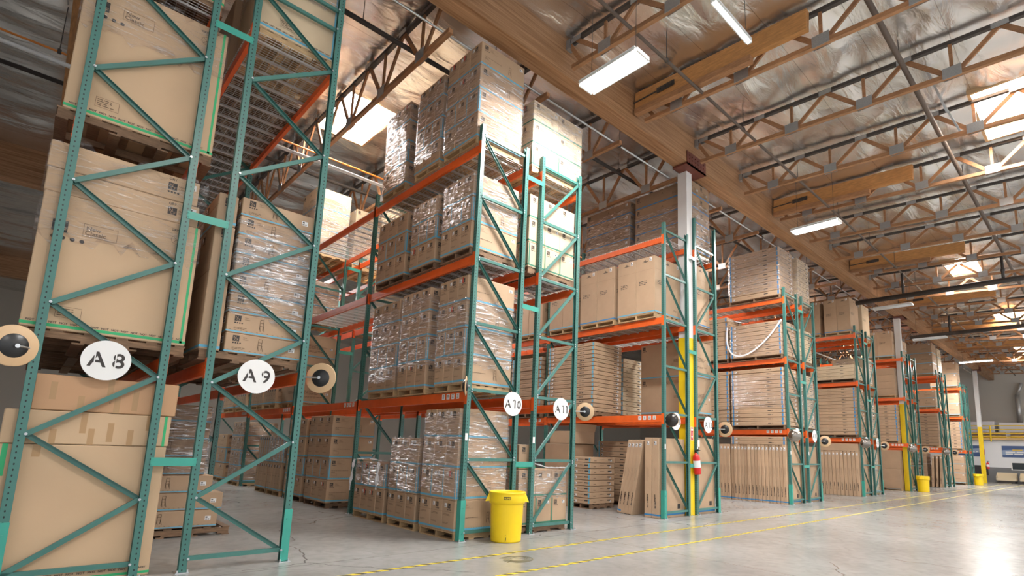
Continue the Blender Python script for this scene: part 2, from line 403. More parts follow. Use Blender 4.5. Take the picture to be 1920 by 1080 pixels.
# joint plates of the first girder over each column
COLX = [11.69, 32.2, 54.4]
for i, cx in enumerate(COLX):
    nm = ('rack A12', 'rack A18', 'the last rack')[i]
    t = thing('steel_column', ('square steel column, white above and yellow below, rising beside %s' % nm), 'column', (cx, 7.2 if i != 1 else 7.245, 0), group='columns under the girder')
    m = MB(); m.box(0, .25, 0, .27, 4.35, 8.86); ob('white_shaft', m.mesh('white_shaft', [PAINTW]), t)
    m = MB(); m.box(0, .25, 0, .27, 0, 4.35); ob('yellow_shaft', m.mesh('yellow_shaft', [YELLOW]), t)
    m = MB(); m.box(-.32, .6, -.225, -.205, 8.84, 9.2); m.box(-.32, .6, .205, .22, 8.84, 9.2); m.box(-.32, .6, -.225, .22, 8.84, 8.885)
    for a in range(6):
        for b in range(3): m.cyl((-.22 + a * .14, -.22, 8.9 + b * .1), (-.22 + a * .14, -.245, 8.9 + b * .1), .018, 8)
    ob('girder_bracket', m.mesh('girder_bracket', [RUST]), t)

# ---------------------------------------------------------------- roof trusses
ORD = ['first', 'second', 'third', 'fourth', 'fifth', 'sixth', 'seventh', 'eighth', 'ninth', 'tenth', 'eleventh', 'twelfth', 'thirteenth', 'fourteenth', 'fifteenth',
       'sixteenth', 'seventeenth', 'eighteenth', 'nineteenth', 'twentieth', 'twenty-first', 'twenty-second', 'twenty-third', 'twenty-fourth', 'twenty-fifth']
def truss_parts(ys, ztop, zbot, y_end, wood, detail=True):
    """ys: bottom node positions; returns dict of meshes in truss-local coordinates (x=0 plane)"""
    P = []
    ymin, ymax = min(ys) - .7, max(ys)
    m = MB(); a = (0, y_end[0], zbot(y_end[0])); b = (0, y_end[1], zbot(y_end[1])); m.bar(a, b, .088, .088, 0, (1, 0, 0)); P.append(('bottom_chord', m.mesh('bottom_chord', [wood])))
    m = MB(); m.bar((0, y_end[2], ztop(y_end[2])), (0, y_end[3], ztop(y_end[3])), .088, .07, 0, (1, 0, 0)); P.append(('top_chord', m.mesh('top_chord', [DARKS])))
    st = ys[1] - ys[0]
    web = MB()
    for y in ys:
        for dy in (-st * .5, 0, st * .5):
            w = MB() if detail else web
            w.bar((0, y + dy * .06, zbot(y)), (0, y + dy, ztop(y + dy) - .02), .04, .085 if dy else .06, 0, (1, 0, 0))
            if detail: P.append(('web_member', w.mesh('web_member', [wood])))
        w = MB() if detail else None
        pl = MB()
        for sx in (-.047, .047): pl.box(sx - .003, sx + .003, y - .15, y + .15, zbot(y) - .06, zbot(y) + .16)
        P.append(('gusset_plate', pl.mesh('gusset_plate', [PLATE])))
        pl = MB()
        for sx in (-.047, .047): pl.box(sx - .003, sx + .003, y + st / 2 - .13, y + st / 2 + .13, ztop(y) - .05, ztop(y) + .05)
        P.append(('gusset_plate', pl.mesh('gusset_plate', [PLATE])))
    if not detail: P.append(('web', web.mesh('web', [wood])))
    return P
zt_r = lambda y: 9.62 - .035 * (7 - y); zb_r = lambda y: 9.02 - .05 * (6.9 - y)
zt_l = lambda y: 9.66 + .05 * min(y - 7.4, 6); zb_l = lambda y: 8.72
ysr = [6.0 - 1.5 * k for k in range(8)]
R1 = truss_parts(sorted(ysr), zt_r, zb_r, (-5, 6.85, -5, 6.98), FIR)
# end strut at the girder
m = MB(); m.bar((0, 6.6, zb_r(6.6)), (0, 6.93, zt_r(6.9) - .05), .04, .085, 0, (1, 0, 0)); R1.append(('end_strut', m.mesh('end_strut', [FIR])))
m = MB(); m.box(-.07, .07, 6.9, 6.995, 9.46, 9.66); R1.append(('hanger', m.mesh('hanger', [PLATE])))
R2 = truss_parts(sorted(ysr)[3:], zt_r, zb_r, (-1, 6.85, -1, 6.98), FIR, False) + R1[-2:]
ysl = [8.5 + 1.56 * k for k in range(9)]
L1 = truss_parts(ysl, zt_l, zb_l, (7.5, 22.15, 7.42, 22.15), FIR)
L2 = truss_parts(ysl, zt_l, zb_l, (7.5, 22.15, 7.42, 22.15), FIR, False)
def truss(name, parts, x, label, group):
    t = thing(name, label, 'truss', (x, 0, 0), group=group)
    for n, me in parts: ob(n, me, t)
for k in range(23):
    x = 4.51 + 2.44 * k
    truss('roof_truss', R1 if k < 7 else R2, x, '%s open-web timber truss along the girder on its main-aisle side, over the aisle' % ORD[k], 'timber trusses over the main aisle')
for k in range(-1, 20):
    x = 4.5 + 2.4 * k
    truss('deep_roof_truss', L1 if k < 5 else L2, x, '%s deep timber truss along the girder on its rack side, above the storage rows' % ORD[k + 1], 'deep timber trusses above the racks')
# solid tie beams beside every third truss
for k, x in enumerate([1.9, 9.2, 16.54, 23.86, 31.18, 38.5, 45.82, 53.1]):
    t = thing('tie_beam', '%s short two-ply solid timber tie beam bolted to the girder, main-aisle side' % ORD[k], 'beam', (x, 0, 0), group='solid timber tie beams')
    m = MB(); z = lambda y: 9.44 - .045 * (6.98 - y)
    m.bar((0, 3.15, z(3.15)), (0, 6.96, z(6.96)), .13, .40, 0, (1, 0, 0)); ob('upper_ply', m.mesh('upper_ply', [mat('tie_timber', (.52, .25, .085), .55, nscale=5, namt=.2, stretch=(6, 1, 6))]), t)
    m = MB(); m.bar((-.02, 4.2, z(4.2) - .27), (-.02, 6.96, z(6.96) - .27), .15, .13, 0, (1, 0, 0)); ob('lower_ply', m.mesh('lower_ply', [FIR]), t)
    m = MB(); m.box(-.09, -.075, 5.9, 6.35, z(6) - .06, z(6) + .06)
    for a in range(3): m.cyl((-.09, 5.98 + a * .14, z(6)), (-.115, 5.98 + a * .14, z(6)), .028, 8)
    m.cyl((-.08, 6.3, z(6)), (-.08, 6.98, z(6)), .016, 8); ob('tie_bracket', m.mesh('tie_bracket', [DARKS]), t)
t = MB(); t.bar((-.3, 7.5, 8.85), (-.3, 22.1, 8.85), .14, .5, 0, (1, 0, 0)); tag(ob('tie_beam', t.mesh('tie_beam', [mat('tie_timber', (.5, .24, .08))])), 'long dark timber beam running back above the upper cartons of rack A8', 'beam')
# pipes and conduits
def pipe(name, pts, r, mt, label, cat='pipe', hang=None):
    t = thing(name, label, cat)
    m = MB(); m.tube(pts, r, 10); ob('tube', m.mesh('tube', [mt], True), t)
    if hang:
        h = MB()
        for (x, y, z) in hang: h.cyl((x, y, z), (x, y, roof_z(y) - .06), .008, 6); h.box(x - .03, x + .03, y - .03, y + .03, z - .03, z + .05)
        ob('hanger_rod', h.mesh('hanger_rod', [DARKS]), t)
def xh(y, z, x0, x1, n): return [(x0 + (x1 - x0) * (k + .5) / n, y, z) for k in range(n)]
pipe('sprinkler_pipe', [(-3, 5.36, 8.98), (60, 5.36, 8.98)], .032, BPIPE, 'thin brown sprinkler pipe through the trusses, closer to the girder', hang=xh(5.36, 8.98, -3, 60, 20))
pipe('sprinkler_pipe', [(-3, 2.2, 9.1), (60, 2.2, 9.1)], .05, BPIPE, 'thicker brown sprinkler pipe through the trusses, farther out over the main aisle', hang=xh(2.2, 9.1, -3, 60, 20))
pipe('conduit', [(-4, 7.74, 8.83), (58, 7.74, 8.83)], .022, ZINC, 'slim grey conduit running just behind the big girder', 'conduit', xh(7.74, 8.83, -4, 58, 16))
pipe('conduit', [(-6, 12.5, 8.0), (10, 12.5, 8.0), (40, 12.5, 8.0)], .04, mat('pale_conduit', (.72, .72, .72), .4), 'pale straight conduit between the trusses above racks A9 and A10', 'conduit', xh(12.5, 8.0, -6, 40, 12))
pipe('conduit', [(-6, 13.9, 8.95), (10, 13.9, 8.95), (16, 13.9, 8.95)], .022, mat('orange_conduit', (.75, .25, .04), .5), 'thin orange conduit under the roof behind rack A8', 'conduit', xh(13.9, 8.95, -6, 16, 6))
pipe('sprinkler_pipe', [(-6, 9.15, 9.32), (40, 9.15, 9.32)], .05, DARKS, 'black sprinkler pipe through the deep trusses, close behind the girder', hang=xh(9.15, 9.32, -6, 40, 12))
pipe('sprinkler_pipe', [(-6, 15.9, 9.32), (40, 15.9, 9.32)], .05, DARKS, 'black sprinkler pipe through the deep trusses, deep over rack A8', hang=xh(15.9, 9.32, -6, 40, 12))
for k, (x, z) in enumerate([(24.75, 8.02), (33.6, 8.02)]):
    nm = ('rack A16', 'rack A18')[k]
    y0 = 7.8
    t = thing('sprinkler_main', 'thick black sprinkler main crossing the main aisle above %s' % nm, 'pipe', group='black sprinkler mains')
    m = MB(); m.cyl((x, -4, z), (x, 7.1, z), .1, 16); ob('main_tube', m.mesh('main_tube', [DARKS], True), t)
    for y in (5.36, 2.25):
        m = MB(); m.cyl((x, y, z), (x, y, 8.98), .05, 10); m.cyl((x, y, z + .35), (x, y, z + .45), .07, 10); ob('riser', m.mesh('riser', [DARKS], True), t)
# diagonal sway braces near the skylight
for k, (a, b, nm) in enumerate([((12.6, 2.0, 9.50), (13.0, 1.8, 8.7), 'above the first'), ((13.9, 2.0, 9.50), (14.27, 1.75, 8.76), 'beside the lit')]):
    m = MB(); m.bar(a, b, .04, .012); tag(ob('sway_brace', m.mesh('sway_brace', [ZINC])), ('thin steel strap hanging from roof to truss chord, ahead of the big skylight', 'second thin steel strap, right beside the big skylight')[k], 'brace')

# lamps
def strip_lamp(x, y, z, length, width, along, label, tubes=4, lit=True, power=0):
    rot = 0 if along == 'x' else math.pi / 2
    t = thing('fluorescent_lamp', label, 'lamp', (x, y, z), (0, 0, rot), 'fluorescent high-bay lamps')
    m = MB(); l, w = length / 2, width / 2
    m.box(-l, l, -w, w, .045, .07)
    for s in (-1, 1): m.hexa([(-l, s * w - .01, .0), (l, s * w - .01, .0), (l, s * w + .01, .0), (-l, s * w + .01, .0), (-l, s * (w - .03) - .01, .06), (l, s * (w - .03) - .01, .06), (l, s * (w - .03) + .01, .06), (-l, s * (w - .03) + .01, .06)])
    m.box(-l - .03, -l, -w * .8, w * .8, -.01, .06); m.box(l, l + .03, -w * .8, w * .8, -.01, .06)
    ob('housing', m.mesh('housing', [LAMPW]), t)
    for k in range(tubes):
        c = (k + .5) / tubes * width * .9 - width * .45 if tubes > 1 else 0
        m = MB(); m.cyl((-l + .02, c, .02), (l - .02, c, .02), .016, 10); ob('tube', m.mesh('tube', [TUBE if lit else LAMPW], True), t)
    for s in (-1, 1):
        m = MB(); m.cyl((s * l * .8, 0, .07), (s * l * .8, 0, roof_z(y) - .1 - z), .005, 5); ob('suspension_wire', m.mesh('suspension_wire', [DARKS]), t)
    if power:
        a = area_light('lamp_glow', (x, y, z - .01), length, max(width, .1), power, (0, 0, rot)); 
strip_lamp(6.6, 5.52, 8.0, 1.25, .42, 'y', 'wide four-tube fluorescent lamp glowing below the girder, the one above rack A11', 6, power=170)
strip_lamp(7.62, 3.8, 8.6, 1.22, .1, 'x', 'slim single-tube fluorescent lamp parallel to the girder', 1, power=60)
strip_lamp(15.6, 5.4, 8.0, 1.25, .42, 'y', 'fluorescent lamp hanging across the main aisle in front of rack A14', 6, power=170)
strip_lamp(26.3, 6.12, 8.0, 1.4, .4, 'y', 'unlit fluorescent lamp just below the black sprinkler main', 4, lit=False)
strip_lamp(32.9, 6.12, 7.7, 1.4, .4, 'y', 'unlit fluorescent lamp below the second black sprinkler main', 4, lit=False)
strip_lamp(44.0, 5.8, 8.0, 1.7, .42, 'y', 'lit fluorescent lamp far down the main aisle beside the last column', 6, power=300)
strip_lamp(3.75, 24, 8.3, 1.25, .42, 'x', 'added fluorescent fill lamp hidden deep over the aisle between racks A9 and A10', 6, power=260)  # added out of sight to brighten the deep aisle
strip_lamp(9.15, 16, 8.3, 1.25, .42, 'x', 'added fluorescent fill lamp hidden over the aisle between racks A11 and A12', 6, power=260)  # another hidden lamp, added as fill for the racks around it

# lines on the floor
for k, y in enumerate((6.03, 5.04)):
    m = MB(); m.box(-3, 16, y - .034, y + .034, .0005, .002)
    tag(ob('hazard_tape', m.mesh('hazard_tape', [HAZ])), ('yellow and black hazard tape on the floor, the line closer to the racks', 'yellow and black hazard tape on the floor, the line farther from the racks')[k], 'floor tape')
    m = MB(); m.box(16, 58, y - .034, y + .034, .0005, .002)
    tag(ob('line_tape', m.mesh('line_tape', [mat('worn_yellow', (.62, .52, .14), .4, nscale=3, namt=.25)])), ('worn plain yellow floor line past rack A14, closer to the racks', 'worn plain yellow floor line past rack A14, farther from the racks')[k], 'floor tape')

# ---------------------------------------------------------------- pallet racks
H = 7.03; BAY = 3.93; YF = 7.14; PW = .08; LV = (2.17, 4.50, 6.53); BH = (.16, .15, .14)
ROWS = {'A8': (-.05, 1.05), 'A9': (1.41, 2.52), 'A10': (5.05, 6.15), 'A11': (6.50, 7.60), 'A12': (10.57, 11.66), 'A13': (11.96, 13.05), 'A14': (17.51, 18.6), 'A15': (18.97, 20.06),
        'A16': (24.57, 25.66), 'A17': (26.05, 27.14), 'A18': (31.83, 32.93), 'A19': (33.35, 34.44), 'A20': (39.5, 40.6), 'A21': (40.95, 42.05), 'A22': (46.75, 47.85), 'A23': (48.2, 49.3)}
def rackname(r):
    return 'rack %s' % r if int(r[1:]) < 18 else {'A18': 'the rack beside the second yellow column', 'A19': 'the rack just behind the second yellow column', 'A20': 'the second-last double rack, camera-side row',
        'A21': 'the second-last double rack, far-side row', 'A22': 'the last double rack, camera-side row', 'A23': 'the last double rack, far-side row'}[r]
RN = {r: (r if int(r[1:]) < 18 else {'A18': 'column-side rack', 'A19': 'rack behind second column', 'A20': 'second-last pair, camera side', 'A21': 'second-last pair, far side', 'A22': 'last pair, camera side', 'A23': 'last pair, far side'}[r]) for r in ROWS}
def post_mesh(h):
    m = MB(); t = .005
    m.box(-.04, -.04 + t, -.04, .04, 0, h, 0)
    for s in (-1, 1):
        a, b = sorted((s * .04, s * (.04 - t))); m.box(-.04 + t, .03, a, b, 0, h, 1)
        a, b = sorted((s * .04, s * .022)); m.box(.03, .03 + t, a, b, 0, h, 2)
        a, b = sorted((s * .012, s * .004)); m.box(-.043, -.04, a, b, 0, h, 2)
    return m.mesh('post', [TEALH2, TEALH1, TEAL])
POSTS = {h: post_mesh(h) for h in (H, 7.6, 8.2)}
m = MB(); m.box(-.075, .055, -.085, .05, 0, .008); m.cyl((-.055, -.065, 0), (-.055, -.065, .035), .009, 8); m.cyl((.04, -.065, 0), (.04, -.065, .035), .009, 8); FOOT = m.mesh('foot_plate', [ZINC])
m = MB(); m.box(-.052, -.042, -.05, .05, .01, .62); m.box(-.052, .04, -.052, -.042, .01, .62)
for z in (.12, .5): m.cyl((.0, -.052, z), (.0, -.06, z), .012, 8)
GUARD = m.mesh('post_guard', [TEAL2])
m = MB(); m.cyl((0, -.046, 0), (0, -.056, 0), .013, 8); m.cyl((0, -.056, 0), (0, -.061, 0), .008, 8); BOLT = m.mesh('bolt', [ZINC])
def braces(kind, D):
    """list of (name, p, q) in the frame plane; x from 0 to D"""
    a, b = .075, D - .075; out = []
    if kind in ('zigA', 'zigB'):
        n0, n1 = (.14, .79) if kind == 'zigA' else (.79, .14)
        L = [n0 + 1.29 * k for k in range(6)]; R = [n1 + 1.29 * k for k in range(6)]
        for z in (.14, 7.25, 7.56, 8.1): out.append(('horizontal_brace', (a, z), (b, z)))
        pts = sorted([(z, a) for z in L] + [(z, b) for z in R])
        for (z0, x0), (z1, x1) in zip(pts, pts[1:]): out.append(('diagonal_brace', (x0, z0), (x1, z1)))
    else:
        zs = [.13, 1.25, 2.37, 3.48, 4.6, 5.72, 6.85]
        for z in zs: out.append(('horizontal_brace', (a, z), (b, z)))
        for k in range(6):
            down = kind == 'fall' or (kind == 'alt' and k % 2)
            z0, z1 = zs[k] + .04, zs[k + 1] - .04
            out.append(('diagonal_brace', (a, z1), (b, z0)) if down else ('diagonal_brace', (a, z0), (b, z1)))
    return out
KIND = {'A8': 'zigA', 'A9': 'zigB', 'A13': 'alt'}
PROTO = {}
def frame(row, k):
    x0, x1 = ROWS[row]; D = x1 - x0; kd = KIND.get(row, 'fall' if int(row[1:]) % 2 == 0 else 'rise')
    if k == 0: w = 'facing the main aisle'
    else: w = '%s frame back from the main aisle' % ORD[k]
    t = thing('rack_upright', 'green perforated upright frame of %s, %s' % (RN[row], w), 'rack frame', (x0, YF + k * BAY + PW / 2, 0), group='green rack uprights')
    hh = 7.6 if row == 'A13' else (8.2 if row in ('A8', 'A9') else H)
    pa = ob('post', POSTS[hh], t, (.04, 0, 0)); pb = ob('post', POSTS[hh], t, (D - .04, 0, 0), (0, 0, math.pi))
    ob('foot_plate', FOOT, pa); ob('foot_plate', FOOT, pb).scale = (1, -1, 1)
    near = int(row[1:]) <= 11 and k == 0
    for i, (nm, p, q) in enumerate(braces(kd, D)):
        key = (kd, round(D, 2), i)
        if key not in PROTO:
            m = MB(); P, Q = (p[0], 0, p[1]), (q[0], 0, q[1]); d = (Vector(Q) - Vector(P)).normalized(); sd = Vector((0, 1, 0)); up = d.cross(sd)
            # a C channel: web plus two flanges
            wo = .016 if nm == 'diagonal_brace' and (q[1] - p[1]) * (q[0] - p[0]) < 0 else -.016; m.bar(Vector(P) + sd * wo, Vector(Q) + sd * wo, .003, .05)
            for s in (-1, 1): m.bar(Vector(P) + up * s * .0235, Vector(Q) + up * s * .0235, .034, .003)
            PROTO[key] = m.mesh(nm, [TEAL])
        ob(nm, PROTO[key], t)
        if near:
            for xx, zz in (p, q): ob('bolt', BOLT, t, (xx, 0, zz))
    if k == 0:
        if row not in ('A8',) or True:
            g = row in ('A9', 'A13', 'A15', 'A17', 'A19', 'A21')
            if row in ('A10', 'A12', 'A14', 'A16', 'A8'): ob('post_guard', GUARD, pa)
            elif g:
                o = ob('post_guard', GUARD, pb); o.scale = (1, -1, 1)
        if int(row[1:]) >= 10:
            m = MB(); m.box(.0, .05, -.046, -.0455, 1.55, 1.66); ob('capacity_label', m.mesh('capacity_label', [WHITE]), pa, (-.04, 0, 0))
    return t
m = MB()
def beam_mesh(h, L, labels, flip):
    m = MB(); m.box(0, .05, 0, L, 0, h - .035); m.box(0 if not flip else .018, .032 if not flip else .05, 0, L, h - .035, h); m.box(-.002 if not flip else .0, .05 if not flip else .052, 0, L, h * .3, h * .36)
    return m.mesh('rail', [ORANGE])
BL = BAY - PW
BM = {(i, f): beam_mesh(BH[i], BL, 0, f) for i in range(3) for f in (0, 1)}
m = MB(); m.box(-.008, -.003, -.072, .004, -.05, .19); m.box(-.008, .05, -.003, .003, -.05, .19)
for z in (0, .05, .1, .15): m.cyl((-.008, -.034, z), (-.012, -.034, z), .008, 8)
CONN = m.mesh('end_connector', [ORANGE])
m = MB(); m.box(-.004, -.001, 0, .085, 0, .09, 0)
for a in range(3): m.box(-.0055, -.004, .02, .065, .02 + a * .022, .03 + a * .022, 1)
TAGM = m.mesh('location_label', [WHITE, LINK])
LVN = ('lowest', 'middle', 'top')
def beam(row, side, lev, bay, tags=False):
    x0, x1 = ROWS[row]; D = x1 - x0
    x = x0 + .012 if side == 0 else x1 - .012
    sd = 'camera-side' if side == 0 else 'far-side'
    bn = 'first bay' if bay == 0 else '%s bay' % ORD[bay]
    t = thing('rack_beam', 'orange steel beam, %s level of %s, %s edge, %s' % (LVN[lev], RN[row], sd, bn), 'rack beam', (x, YF + PW + bay * BAY, LV[lev]), group='orange rack beams')
    r = ob('rail', BM[(lev, side)], t, (0 if side == 0 else -.05, .002, 0)); r.scale = (1, (BL - .004) / BL, 1)
    for e in (0, 1):
        o = ob('end_connector', CONN, t, (-.008 if side == 0 else .008, 0 if e == 0 else BL, 0)); o.scale = (1 if side == 0 else -1, 1 if e == 0 else -1, 1)
    if tags:
        for k in range(4): ob('location_label', TAGM, t, (0, .16 + k * .14, .05))
        if bay == 0 or True:
            pass
# wire decks
def deck_mesh(w, D, fall):
    m = MB(); r = .0032
    n = int(w / .052)
    for k in range(n + 1): 
        y = k * w / n; m.box(0, D, y - r, y + r, .004, .009)
        if fall:
            m.box(-.012, 0, y - r, y + r, .004, .009); m.box(-.016, -.012, y - r, y + r, -.03, .009)
    for k in range(12):
        x = .01 + k * (D - .02) / 11; m.box(x - r, x + r, 0, w, -.001, .004)
    return m.mesh('wire_grid', [GALV])
def chan_mesh(D):
    m = MB(); m.box(.045, D - .045, -.02, .02, -.03, -.026); m.box(.045, D - .045, -.02, -.017, -.03, -.001); m.box(.045, D - .045, .017, .02, -.03, -.001); return m.mesh('support_channel', [GALV])
DK = {}
def deck(row, lev, bay, k, z=None):
    x0, x1 = ROWS[row]; D = x1 - x0; w = BL / 3 - .02
    key = (round(D, 2), lev)
    if key not in DK: DK[key] = (deck_mesh(w, D - .02, lev == 2), chan_mesh(D - .02))
    zz = LV[lev] + BH[lev] + .002
    t = thing('wire_deck', 'grey wire mesh deck, %s level of %s, %s bay, %s panel' % (LVN[lev], RN[row], ORD[bay], ('aisle-end', 'middle', 'inner')[k]), 'wire deck', (x0 + .01, YF + PW + bay * BAY + .01 + k * (w + .02), zz), group='wire mesh rack decks')
    ob('wire_grid', DK[key][0], t)
    for i in range(4): ob('support_channel', DK[key][1], t, (0, w * (.12 + .253 * i), 0))
# which frames, beams and decks the hall shows: row -> (frames, bays, levels)
SPEC = {'A8': (2, 1, (0, 1, 2)), 'A9': (3, 2, (0, 2)), 'A10': (5, 4, (0, 1, 2)), 'A11': (4, 3, (0, 1, 2)), 'A12': (3, 2, (0, 1, 2)), 'A13': (2, 1, (0, 1, 2)),
        'A14': (2, 1, (0, 1, 2)), 'A15': (2, 1, (0, 1, 2)), 'A16': (2, 1, (0, 1, 2)), 'A17': (2, 1, (0, 1, 2)), 'A18': (2, 1, (0, 1, 2)), 'A19': (1, 1, (0, 1, 2)), 'A20': (2, 1, (0, 1, 2)), 'A21': (1, 1, (0, 1, 2)),
        'A22': (2, 1, (0, 1, 2)), 'A23': (1, 1, (0, 1, 2))}
for row, (nf, nb, levs) in SPEC.items():
    i = int(row[1:])
    for k in range(nf): frame(row, k)
    for b in range(nb):
        for l in levs:
            beam(row, 0, l, b, l == 0 and i % 2 == 0 and i >= 10)
            if not (i >= 14 and i % 2 and b > 0): beam(row, 1, l, b)
            if b <= 1 and i <= 16 and not (i <= 9 and l < 2) and not (l == 0): 
                for k in range(3): deck(row, l, b, k)
# row spacers
m = MB(); m.box(-.03, .39, -.003, 0, -.045, .045)
for x in (-.015, .375):
    for z in (-.025, .025): m.cyl((x, -.003, z), (x, -.009, z), .008, 6)
SPM = m.mesh('row_spacer', [TEAL2])
for a, b in (('A8', 'A9'), ('A10', 'A11'), ('A12', 'A13'), ('A14', 'A15'), ('A16', 'A17')):
    for k in range(3 if a in ('A8', 'A10') else 1):
        for z, zn in ((1.18, 'lowest'), (3.97, 'middle'), (6.45, 'upper')):
            w = ROWS[b][0] - ROWS[a][1]
            o = ob('row_spacer', SPM, None, (ROWS[a][1], YF + k * BAY - .002 - (.001), z)); o.scale = (w / .36, 1, 1)
            tag(o, 'bright green spacer bar joining %s and %s, %s one, %s frame line' % (a, b, zn, ORD[k]), 'spacer bar', 'green row spacers')

# ---------------------------------------------------------------- aisle signs and mirrors
SH = {}
for row, txt in (('A8', 'A 8'), ('A9', 'A 9'), ('A10', 'A 10'), ('A11', 'A 11'), ('A12', 'A 12'), ('A13', 'A 13'), ('A14', 'A 14'), ('A15', 'A 15'), ('A16', 'A 16'), ('A17', 'A 17')):
    x0, x1 = ROWS[row]; cx = {'A8': .52, 'A9': 1.94, 'A10': 5.99, 'A11': 7.17, 'A12': 11.0, 'A13': 12.47}.get(row, (x0 + x1) / 2)
    t = thing('aisle_sign', {'A8': 'round A8 sign hanging on the outermost rack, beside the big cartons', 'A9': 'round A9 sign hanging on the frame above the empty floor bay', 'A10': 'round A10 sign hanging above the yellow bin', 'A11': 'round A11 sign on the frame just past the yellow bin',
        'A12': 'round A12 sign half behind the dark domed mirror', 'A13': 'round A13 sign beside the fire extinguisher column', 'A14': 'round A14 sign half hidden by a shiny mirror', 'A15': 'round A15 sign at the rack of cartons standing on edge', 'A16': 'round A16 sign behind a shiny mirror, farther down', 'A17': 'round A17 sign, farthest readable one'}[row], 'sign', (cx, YF - .025, 2.2), group='round aisle signs')
    m = MB(); m.cyl((0, .003, 0), (0, -.003, 0), .205, 40); ob('disc', m.mesh('disc', [SIGNW]), t)
    m = MB(); mp = lambda u, v, e=0: (u, -.0045 - e, v)
    sz = .215 if len(txt) < 4 else .19
    vs, fs = text_geo(txt, sz, .0032, .95); wx = max(v[0] for v in vs) + min(v[0] for v in vs)
    put_text(m, mp, txt, sz, -wx / 2, -.07, 0, .0032, 0, .95)
    # heavier foot bar and flag so that each stencilled 1 reads as a 1
    if '1' in txt:
        w1 = max(v[0] for v in text_geo('A ', sz, .0032, .95)[0]) + sz * .27
        for d, ch in enumerate(txt[2:]):
            if ch == '1': 
                u = -wx / 2 + w1 + d * sz * .53 + sz * .10
                m.poly([mp(u + .004, sz * .36 - .008), mp(u + .004, sz * .36 + .012), mp(u - .03, sz * .36 - .016), mp(u - .022, sz * .36 - .03)])
    lt = ob('lettering', m.mesh('lettering', [INK]), t)
    m = MB()
    for xx in (([-.093, .075] if len(txt) < 4 else [-.127, .095]) if row != 'A11' else [-.127]): rect(m, mp, xx - .005, xx + .005, -.1, .1, 0, .0008)
    ob('stencil_gap', m.mesh('stencil_gap', [SIGNW]), lt)
    m = MB(); m.cyl((0, 0, .19), (0, .012, .23), .004, 6); ob('hook', m.mesh('hook', [DARKS]), t)
def mirror(x, y, z, n, front, label, r=.19):
    px = min((c for ab in ROWS.values() for c in ab), key=lambda c: abs(c - x)); post = (px + (.03 if any(abs(px - a) < .001 for a, b in ROWS.values()) else -.03), 7.17, z)
    t = thing('convex_mirror', label, 'mirror', (x, y, z), group='round safety mirrors')
    n = Vector(n).normalized(); q = n.to_track_quat('Z', 'Y'); t.rotation_mode = 'QUATERNION'; t.rotation_quaternion = q
    m = MB(); m.lathe([(.001, .06), (r * .3, .056), (r * .55, .044), (r * .78, .026), (r * .95, .004), (r, 0)], 36); ob('mirror_dome', m.mesh('mirror_dome', [MIRF if front else DARKCH], True), t)
    m = MB(); m.lathe([(.001, -.008), (r, -.008), (r + .006, -.004), (r + .006, .003), (r, .006)], 36); ob('backing_disc', m.mesh('backing_disc', [MIRB], True), t)
    m = MB(); m.lathe([(.001, -.035), (r * .2, -.035), (r * .5, -.02), (r * .6, -.0085)], 32); ob('back_cup', m.mesh('back_cup', [BLACK], True), t)
    m = MB(); m.cyl((0, 0, -.03), (0, 0, -.065), .02, 12); m.cyl((0, 0, -.055), tuple(q.inverted() @ (Vector(post) - Vector((x, y, z)))), .011, 8); ob('arm', m.mesh('arm', [ZINC]), t)
mirror(-.17, 7.06, 2.24, (-.45, .89, .05), False, 'round safety mirror seen from behind, tan with black hub, outer post of rack A8')
mirror(2.68, 7.05, 2.26, (.71, .71, 0), False, 'round safety mirror seen from behind, on the outer post of rack A9')
mirror(4.95, 7.05, 2.4, (-.76, .65, 0), False, 'dark safety mirror seen edge-on, on the outer post of rack A10', .15)
mirror(7.76, 7.05, 2.19, (.9, .6, 0), False, 'round safety mirror seen from behind, on the outer post of rack A11', .17)
mirror(10.66, 7.0, 2.21, (-.9, -.25, 0), False, 'dark domed safety mirror in front of the A12 sign', .155)
mirror(13.2, 7.05, 2.12, (.97, .2, 0), False, 'round safety mirror seen from behind, on the outer post of rack A13')
mirror(17.55, 7.0, 2.14, (-.9, -.45, 0), True, 'shiny grey safety mirror facing the aisle, on the outer post of rack A14')
mirror(20.25, 7.05, 2.05, (.97, .2, 0), False, 'round safety mirror seen from behind, on the outer post of rack A15')
mirror(24.55, 7.0, 2.12, (-.9, -.45, 0), True, 'shiny grey safety mirror facing the aisle, on the outer post of rack A16')
mirror(27.3, 7.05, 2.1, (.97, .2, 0), False, 'round safety mirror seen from behind, on the outer post of rack A17')
mirror(31.8, 7.0, 2.1, (-.9, -.45, 0), True, 'shiny grey safety mirror just ahead of the second column')
mirror(34.7, 7.05, 2.1, (.97, .2, 0), False, 'round safety mirror seen from behind, just past the second column')
mirror(39.5, 7.0, 2.1, (-.9, -.45, 0), True, 'shiny grey safety mirror on the second-last double rack')
mirror(42.3, 7.05, 2.1, (.97, .2, 0), False, 'round safety mirror seen from behind, on the second-last double rack')

